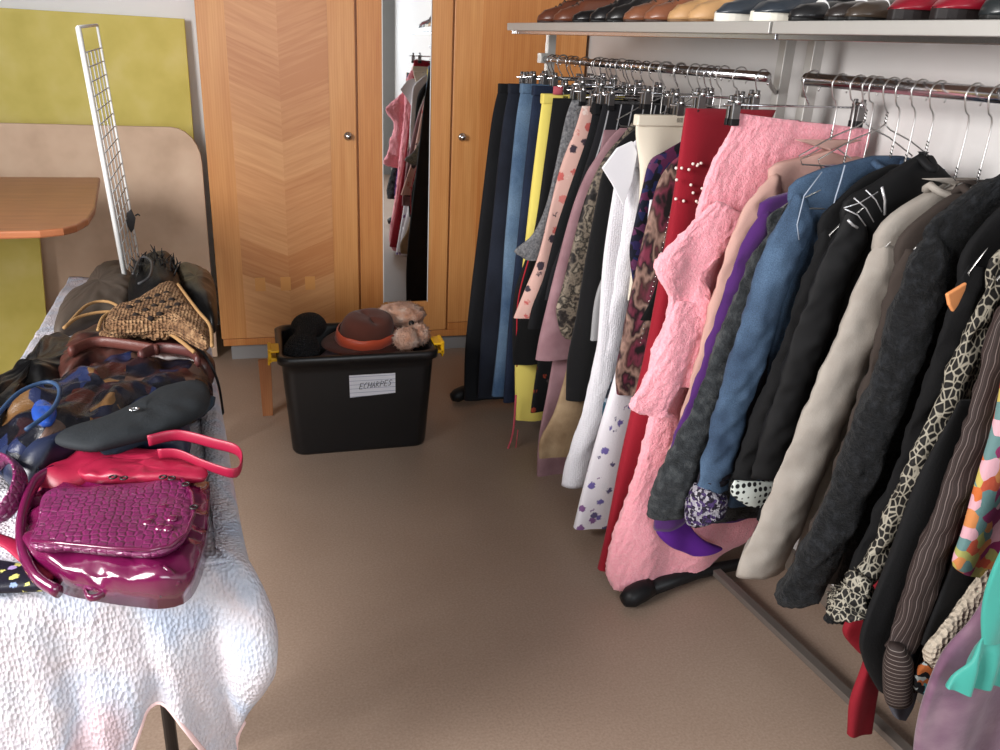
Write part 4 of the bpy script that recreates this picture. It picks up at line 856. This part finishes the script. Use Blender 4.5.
pk_ = [(x, y, z) for (x, y), z in zip(PL([(40, 560), (75, 577), (110, 583), (145, 580), (160, 572)], .76), (.765, .762, .76, .762, .77))]
MB().tube(spline(pk_, 24), .017, 12).build('bottom_roll', MG, bg)
for a, b in (((155, 567), (178, 582)), ((150, 555), (172, 566))): MB().tube(spline([(*PL([a], .785)[0], .785), (*PL([((a[0]+b[0])/2, (a[1]+b[1])/2)], .79)[0], .797), (*PL([b], .78)[0], .775)], 12), .009, 10, flat=.6).build('pleat', MG2, bg)
MB().tube(spline([(x, y, z) for (x, y), z in zip(PL([(84, 582), (88, 597), (100, 596), (110, 588), (105, 578)], .75), (.752, .75, .75, .755, .76))], 20), .007, 8, flat=.5).build('strap_loop', MG2, bg)
tp = PL([(162, 584), (171, 582), (174, 592), (160, 598)], .757); MB().loft([[(x, y, z) for x, y in tp] for z in (.757, .76)]).build('grey_tag', mat('grey leather tag', (96, 92, 96), .5, bump=None), bg, smooth=False)
for a in ((113, 478), (124, 479), (163, 478), (172, 479), (186, 485), (194, 508)):
    x, y = PL([a], .832)[0]; MB().tube([(x+.006*math.cos(t), y+.006*math.sin(t), .834) for t in [2*PI*i/12 for i in range(13)]], .0018, 6).build('buckle', mat('dark metal'), bg)
for i, a in enumerate(((152, 515), (163, 505), (172, 516), (160, 525), (148, 520), (168, 526))):
    x, y = PL([a], .833)[0]; MB().ball((x, y, .828), .010, 1, 1, .55, 8).build('boss', MG2, bg)
# shoulder straps of the magenta bag at left
MB().tube(spline([(x, y, z) for (x, y), z in zip(PL([(56, 483), (38, 494), (24, 520), (22, 545), (34, 566), (56, 576)], .79), (.815, .815, .80, .785, .77, .76))], 30), .013, 12, flat=.7).build('side_roll', MG2, bg)
MB().tube(spline([(x, y, z) for (x, y), z in zip(PL([(-16, 474), (6, 472), (22, 486), (20, 500), (4, 512), (-16, 514)], .8), (.80, .83, .835, .82, .80, .79))], 30), .018, 12, flat=.3, up=(0, 0, 1)).build('strap', MG, bg)
MB().tube(spline([(x, y, z) for (x, y), z in zip(PL([(-16, 540), (10, 546), (30, 560), (52, 572)], .77), (.78, .775, .77, .76))], 24), .014, 10, flat=.35, up=(0, 1, 0)).build('strap', PNK, bg)
# pink handles of a second bag
PN = mat('raspberry leather', (140, 22, 52), .4, bump='noise', bs=40, bd=.15, spec=.5)
hb = empty('shoulder_bag', tuple(PL([(120, 468)], .75)[0])+(.735,), 'raspberry red shoulder bag with a strap looping over the table edge', 'shoulder bag')
MB().pillow(PL([(35, 492), (60, 474), (85, 458), (130, 462), (170, 462), (198, 470), (190, 482), (120, 486), (60, 500)], .78), .735, .095, wr=.012, ws=20, edge=.5).build('body', PN, hb)
MB().pillow(PL([(78, 462), (100, 453), (130, 455), (175, 452), (200, 458), (205, 470), (160, 472), (110, 472), (82, 470)], .84), .815, .022, wr=.008, ws=30, edge=.5).build('flap', PN, hb)
lp = [(x, y, z) for (x, y), z in zip(PL([(150, 457), (180, 452), (215, 457), (238, 462), (242, 472), (234, 480), (205, 474), (180, 468), (160, 468)], .82), (.855, .857, .85, .845, .838, .834, .84, .85, .85))]
MB().tube(spline(lp, 50), .012, 10, flat=.22, up=(0, 0, 1)).build('strap', PN, hb)
# navy denim-like bag
NV = mat('navy leather', (34, 44, 78), .38, bump='noise', bs=22, bd=.35, spec=.5, pat='noise', cols=[(18, 22, 36), (36, 46, 76)], sc=8)
nb = empty('handbag', tuple(PL([(100, 440)], .75)[0])+(.735,), 'soft navy blue leather bag with a round snap behind the raspberry one', 'handbag')
MB().pillow(PL([(-5, 462), (20, 440), (45, 424), (90, 418), (140, 410), (182, 408), (190, 426), (186, 446), (140, 450), (95, 452), (60, 466), (25, 480)], .80), .735, .125, wr=.02, ws=14, edge=.45, n=12).build('body', NV, nb, sub=1)
x, y = PL([(108, 446)], .83)[0]; MB().lathe((x, y, .822), [(.001, .02), (.007, .02), (.009, .012), (.009, 0)], 14).build('snap', mat('dark metal'), nb)
MB().tube(spline([(x, y, z) for (x, y), z in zip(PL([(38, 466), (36, 448), (48, 436), (80, 434)], .83), (.8, .84, .86, .86))], 20), .006, 8, flat=.5).build('seam', NV, nb)
# charcoal/teal flap bag
CG = mat('charcoal canvas', (30, 34, 38), .8, bump='noise', bs=160, bd=.3)
cb = empty('satchel', tuple(PL([(150, 405)], .8)[0])+(.80,), 'charcoal canvas satchel with teal edge on top of the navy bag', 'satchel')
MB().pillow(PL([(52, 432), (85, 418), (130, 400), (165, 380), (200, 374), (210, 388), (204, 402), (170, 420), (120, 434), (85, 440)], .875), .835, .04, wr=.006, ws=12, edge=.5).build('body', CG, cb, sub=1)
MB().pillow(PL([(95, 442), (110, 432), (150, 416), (185, 404), (213, 393), (212, 398), (190, 412), (150, 430), (112, 444)], .855), .83, .028, wr=.004, ws=12, edge=.6).build('teal_edge', mat('teal blue canvas', (32, 50, 64), .8, bump='noise', bs=160, bd=.3), cb)
x, y = PL([(134, 410)], .88)[0]; MB().tube([(x+.009*math.cos(t), y+.006*math.sin(t), .882) for t in [2*PI*i/12 for i in range(13)]], .0022, 6).build('buckle', CH, cb)
# patchwork bag
PWK = mat('shiny patchwork leather', (60, 50, 70), .25, pat='vor', cols=[(16, 18, 30), (60, 28, 24), (28, 36, 66), (12, 12, 18), (92, 66, 40), (40, 22, 26), (20, 22, 36), (78, 58, 50), (14, 16, 26), (18, 20, 34)], sc=24, bump='noise', bs=70, bd=.6, spec=.45)
pb = empty('handbag', tuple(PL([(80, 395)], .8)[0])+(.74,), 'large shiny patchwork handbag in blue, brown and gold patches', 'handbag')
MB().pillow(PL([(-15, 430), (-5, 400), (30, 380), (70, 362), (110, 350), (160, 346), (204, 352), (210, 372), (190, 384), (150, 400), (110, 420), (60, 436), (20, 448)], .86), .735, .14, wr=.028, ws=17, edge=.35, n=14).build('body', PWK, pb, sub=1)
MB().tube(spline([(x, y, z) for (x, y), z in zip(PL([(-5, 412), (20, 392), (48, 384), (60, 392), (52, 410), (25, 425)], .9), (.89, .9, .905, .905, .9, .89))], 30), .0045, 8).build('handle', mat('dark blue cord', (40, 62, 92), .5, bump=None), pb)
MB().pillow(PL([(30, 402), (42, 394), (56, 402), (48, 414), (34, 412)], .9), .872, .022, wr=.005, ws=40).build('blue_patch', mat('bright blue patent', (34, 66, 140), .2, bump=None), pb)
# brown straps / black bag in between
db = empty('handbag', tuple(PL([(100, 335)], .8)[0])+(.735,), 'black and brown leather bag squashed under the straw bag', 'handbag')
MB().pillow(PL([(48, 360), (60, 338), (80, 322), (120, 318), (180, 330), (212, 345), (206, 356), (150, 352), (100, 356), (60, 368)], .86), .74, .135, wr=.02, ws=16, edge=.5).build('body', mat('black brown leather', (52, 30, 28), .3, pat='noise', cols=[(12, 11, 12), (74, 42, 36), (14, 12, 13)], sc=12, bump='noise', bs=30, bd=.3), db, sub=1)
MB().tube(spline([(x, y, z) for (x, y), z in zip(PL([(190, 345), (205, 352), (216, 362), (220, 374)], .86), (.87, .85, .81, .76))], 16), .007, 8, flat=.3).build('strap', BLKP, db)
for i, (a, c) in enumerate((([(70, 352), (95, 342), (130, 345), (158, 350)], (84, 46, 40)), ([(140, 356), (160, 348), (190, 352), (198, 362)], (74, 40, 38)))):
    MB().tube(spline([(x, y, .885) for x, y in PL(a, .885)], 20), .014, 10, flat=.5).build('leather_ruffle', mat('brown leather %d' % i, c, .4, bump='noise', bs=60, bd=.4), db)
kb = MB().pillow(PL([(-40, 440), (-30, 385), (0, 372), (30, 342), (52, 318), (72, 322), (120, 350), (90, 362), (50, 378), (20, 392), (0, 412), (-15, 440)], .85), .735, .12, wr=.022, ws=18, edge=.3, n=12)
tag(kb.build('handbag', mat('black patent leather', (7, 7, 9), .3, bump='noise', bs=50, bd=.3, spec=.35), sub=1), 'crumpled black patent handbag at the left, behind the patchwork bag', 'handbag')
# crochet straw bag
CRO = mat('tan crochet straw', (150, 110, 68), .9, bump='knit', bs=120, bd=1., dist=.012, pat='noise', cols=[(84, 58, 38), (124, 92, 64), (150, 118, 86)], sc=50)
cg = empty('straw_bag', tuple(PL([(150, 310)], .85)[0])+(.875,), 'tan crocheted straw bag with open lace pattern on top of the pile', 'straw bag')
out = PL([(108, 310), (140, 296), (165, 281), (178, 284), (196, 306), (211, 324), (208, 342), (196, 338), (170, 325), (135, 326), (104, 326)], .93)
mbp = MB().pillow(out, .892, .058, wr=.006, ws=20, edge=.4, n=10); mbp.build('body', CRO, cg, sub=1)
ho = MB()
for i, a in enumerate(((130, 311), (139, 306), (149, 302), (158, 299), (167, 297), (136, 317), (146, 313), (155, 309), (163, 306), (172, 304), (151, 319), (160, 316), (169, 311), (178, 309))):
    x, y = PL([a], .94)[0]; zz = max([v.z for v in mbp.v if abs(v.x-x) < .014 and abs(v.y-y) < .014] or [.93]); ho.ball((x, y, zz-.001), .0085, 1, .75, .75, 6)
ho.build('lace_openings', mat('dark crochet gap', (30, 22, 18), 1., bump=None), cg)['kind'] = 'stuff'
for pts, z in (([(70, 322), (88, 306), (108, 303), (128, 312), (150, 320)], .9), ([(64, 328), (80, 318), (110, 313), (150, 316), (190, 324), (206, 334)], .92), ([(178, 284), (186, 296), (198, 312), (210, 326), (212, 345)], .945), ([(98, 330), (104, 318), (120, 313), (160, 317), (198, 330)], .93)):
    MB().tube(spline([(x, y, z+.004*math.sin(i)) for i, (x, y) in enumerate(PL(pts, z))], 40), .0042, 8).build('straw_handle', mat('pale straw cord', (148, 114, 74), .8, bump='noise', bs=200, bd=.4), cg)
tr = MB()
for i, (x, y) in enumerate(PL([(104+i*3.4, 333+1.5*math.sin(i*.5)+(-.01*(i-14)**2*.3+1)) for i in range(28)], .9)): tr.ball((x, y, .898+.003*math.sin(i*2)), .011, 1, 1, .8, 6, .2)
tr.build('looped_trim', CRO, cg)
MB().tube(spline([(x, y, .9) for x, y in PL([(168, 332), (182, 342), (194, 352)], .9)], 14), .005, 8).build('tassel_cord', mat('pale straw cord'), cg)
# black fringed bags at the back
BL = mat('soft black leather', (8, 8, 9), .5, bump='noise', bs=60, bd=.3, spec=.3)
bb = empty('handbag', tuple(PL([(165, 285)], .8)[0])+(.735,), 'black bag with a spiky fringe piled at the back by the wire grid', 'handbag')
MB().pillow(PL([(128, 292), (134, 270), (148, 258), (170, 256), (178, 270), (182, 296), (160, 305)], .85), .735, .17, wr=.009, ws=18, edge=.4, n=12).build('body', BL, bb, sub=1)
rnd = random.Random(9); fr_ = MB()
for i in range(90):
    px = rnd.uniform(134, 178); x, y = PL([(px, 254+abs(px-155)*.35+rnd.uniform(-2, 12))], .9)[0]; b = Vector((x, y, .86+rnd.uniform(0, .03))); t = Vector((rnd.uniform(-.5, .5), rnd.uniform(-.5, .5), 1)).normalized()
    fr_.tube([b, b+t*.025, b+t*.045+Vector((rnd.uniform(-.01, .01), 0, -.004))], [.003, .0025, .001], 5)
fr_.build('fringe', BL, bb)
MB().tube(spline([(x, y, z) for (x, y), z in zip(PL([(133, 274), (142, 262), (152, 268), (150, 280), (138, 284)], .91), (.91, .925, .93, .92, .91))], 26), .004, 8).build('handle', mat('grey black cord', (60, 60, 62), .5, bump=None), bb)
b2 = MB().pillow(PL([(176, 262), (190, 260), (212, 272), (216, 296), (212, 312), (190, 300), (178, 290)], .83), .735, .12, wr=.008, ws=14, edge=.35, n=10)
tag(b2.build('handbag', mat('glossy black leather', (7, 7, 8), .38, bump='noise', bs=50, bd=.2, spec=.35), sub=1), 'smooth glossy black bag touching the wardrobe side at the back of the table', 'handbag')
# thin grey plastic bag/cover behind the straw bag
gp = MB().pillow(PL([(52, 322), (62, 296), (80, 285), (100, 262), (120, 258), (135, 276), (128, 300), (100, 308), (75, 318)], .80), .73, .09, wr=.012, ws=14, edge=.4)
tag(gp.build('cloth_bag', mat('greige nylon', (84, 74, 66), .6, bump='noise', bs=20, bd=.3), sub=1), 'folded greige nylon bag behind the straw bag', 'bag')
# floral pouch front left
pch = MB().pillow(PL([(-40, 560), (0, 563), (40, 570), (62, 578), (58, 588), (0, 592), (-40, 592)], .745), .732, .028, wr=.004, ws=14, edge=.6)
tag(pch.build('pouch', mat('navy floral satin', (22, 22, 36), .5, pat='floral', cols=[(20, 20, 34), (22, 22, 36), (160, 140, 190), (24, 24, 38), (200, 196, 110), (120, 140, 180)], sc=48), sub=1), 'dark navy pouch with small pale flowers under the magenta bag', 'pouch')

# ------------------------------------------------------------------ white wire grid stand
def gp_(px, py, y): return aty(px, py, y)
gr = empty('wire_grid_panel', (-.5, 3.2, .73), 'white coated wire grid panel standing upright on the table end', 'display grid')
Tn = Vector(gp_(78, 27, 3.0)); Bn = Vector(gp_(127, 288, 3.0)); Tf = Vector(gp_(97, 25, 3.45)); 
Bf = Bn+(Tf-Tn)
Bf.z = Bn.z
fm = MB(); fm.tube([Tn, Bn], .0085, 10); fm.tube([Tf, Bf], .0045, 10); fm.tube([Tn, Tf], .005, 10); fm.tube([Bn, Bf], .0045, 10); fm.build('frame', WHITEM, gr)
wm = MB()
for i in range(1, 5): wm.tube([(Tn.lerp(Tf, i/5)).lerp(Bn.lerp(Bf, i/5), .09), Bn.lerp(Bf, i/5)], .0024, 6)
for i in range(17):
    t = .09+.91*i/17; wm.tube([Tn.lerp(Bn, t), Tf.lerp(Bf, t)], .0022, 6)
wm.build('wires', mat('grey white wire', (190, 190, 190), .4, bump=None), gr)
ft = MB().tube([Bn+Vector((0, 0, .006)), Bn+Vector((.1, -.03, -.03)), Bn+Vector((.2, -.02, -.04))], .006, 8).build('foot', WHITEM, gr)
hk = empty('pendant_ornament', tuple(Tf.lerp(Bf, .8)), 'small dark metal ornament hooked on the wire grid', 'ornament')
c0 = Tn.lerp(Tf, .75).lerp(Bn.lerp(Bf, .75), .80)
MB().loft([[c0+Vector((a, o, b)) for a, b in ((.0, .03), (.018, .045), (.03, .01), (.02, -.03), (.008, -.045), (-.006, -.01))] for o in (-.02, -.016)]).build('plate', mat('dark metal'), hk, smooth=False, bevel=.002)
MB().tube([c0+Vector((.03, -.02, .02)), c0+Vector((.04, -.022, .026)), c0+Vector((.045, -.02, .02))], .003, 6).build('hook', mat('dark metal'), hk)
# ------------------------------------------------------------------ wooden table top at the left
WT = mat('reddish table veneer', (170, 104, 66), .35, pat='wood', cols=[(156, 92, 58), (178, 112, 74)], sc=2.5, stretch=(.8, 9, 9), bump=None, spec=.5)
ol = [(-1.7, 3.86), (-.645, 3.87), (-.56, 3.18), (-.553, 3.0), (-.57, 2.9), (-.6, 2.85), (-.66, 2.82), (-1.7, 2.74)]
tt = empty('wooden_table', (-1.1, 3.3, 0), 'reddish wooden table with rounded corner behind the bag table', 'table')
prism(ol, .975, 1.0).build('tabletop', WT, tt, smooth=False, bevel=.006)
mt = mat('grey metal tube', (120, 118, 116), .3, .8, bump=None)
for pts in ([(-1.02, 3.0, .975), (-1.2, 3.02, .8), (-1.5, 3.05, 0)], [(-1.62, 2.85, .975), (-1.62, 2.85, 0)], [(-1.62, 3.7, .975), (-1.62, 3.7, 0)], [(-1.5, 3.7, .975), (-1.5, 3.72, 0)]): MB().tube(pts, .014, 10).build('leg', mt, tt)
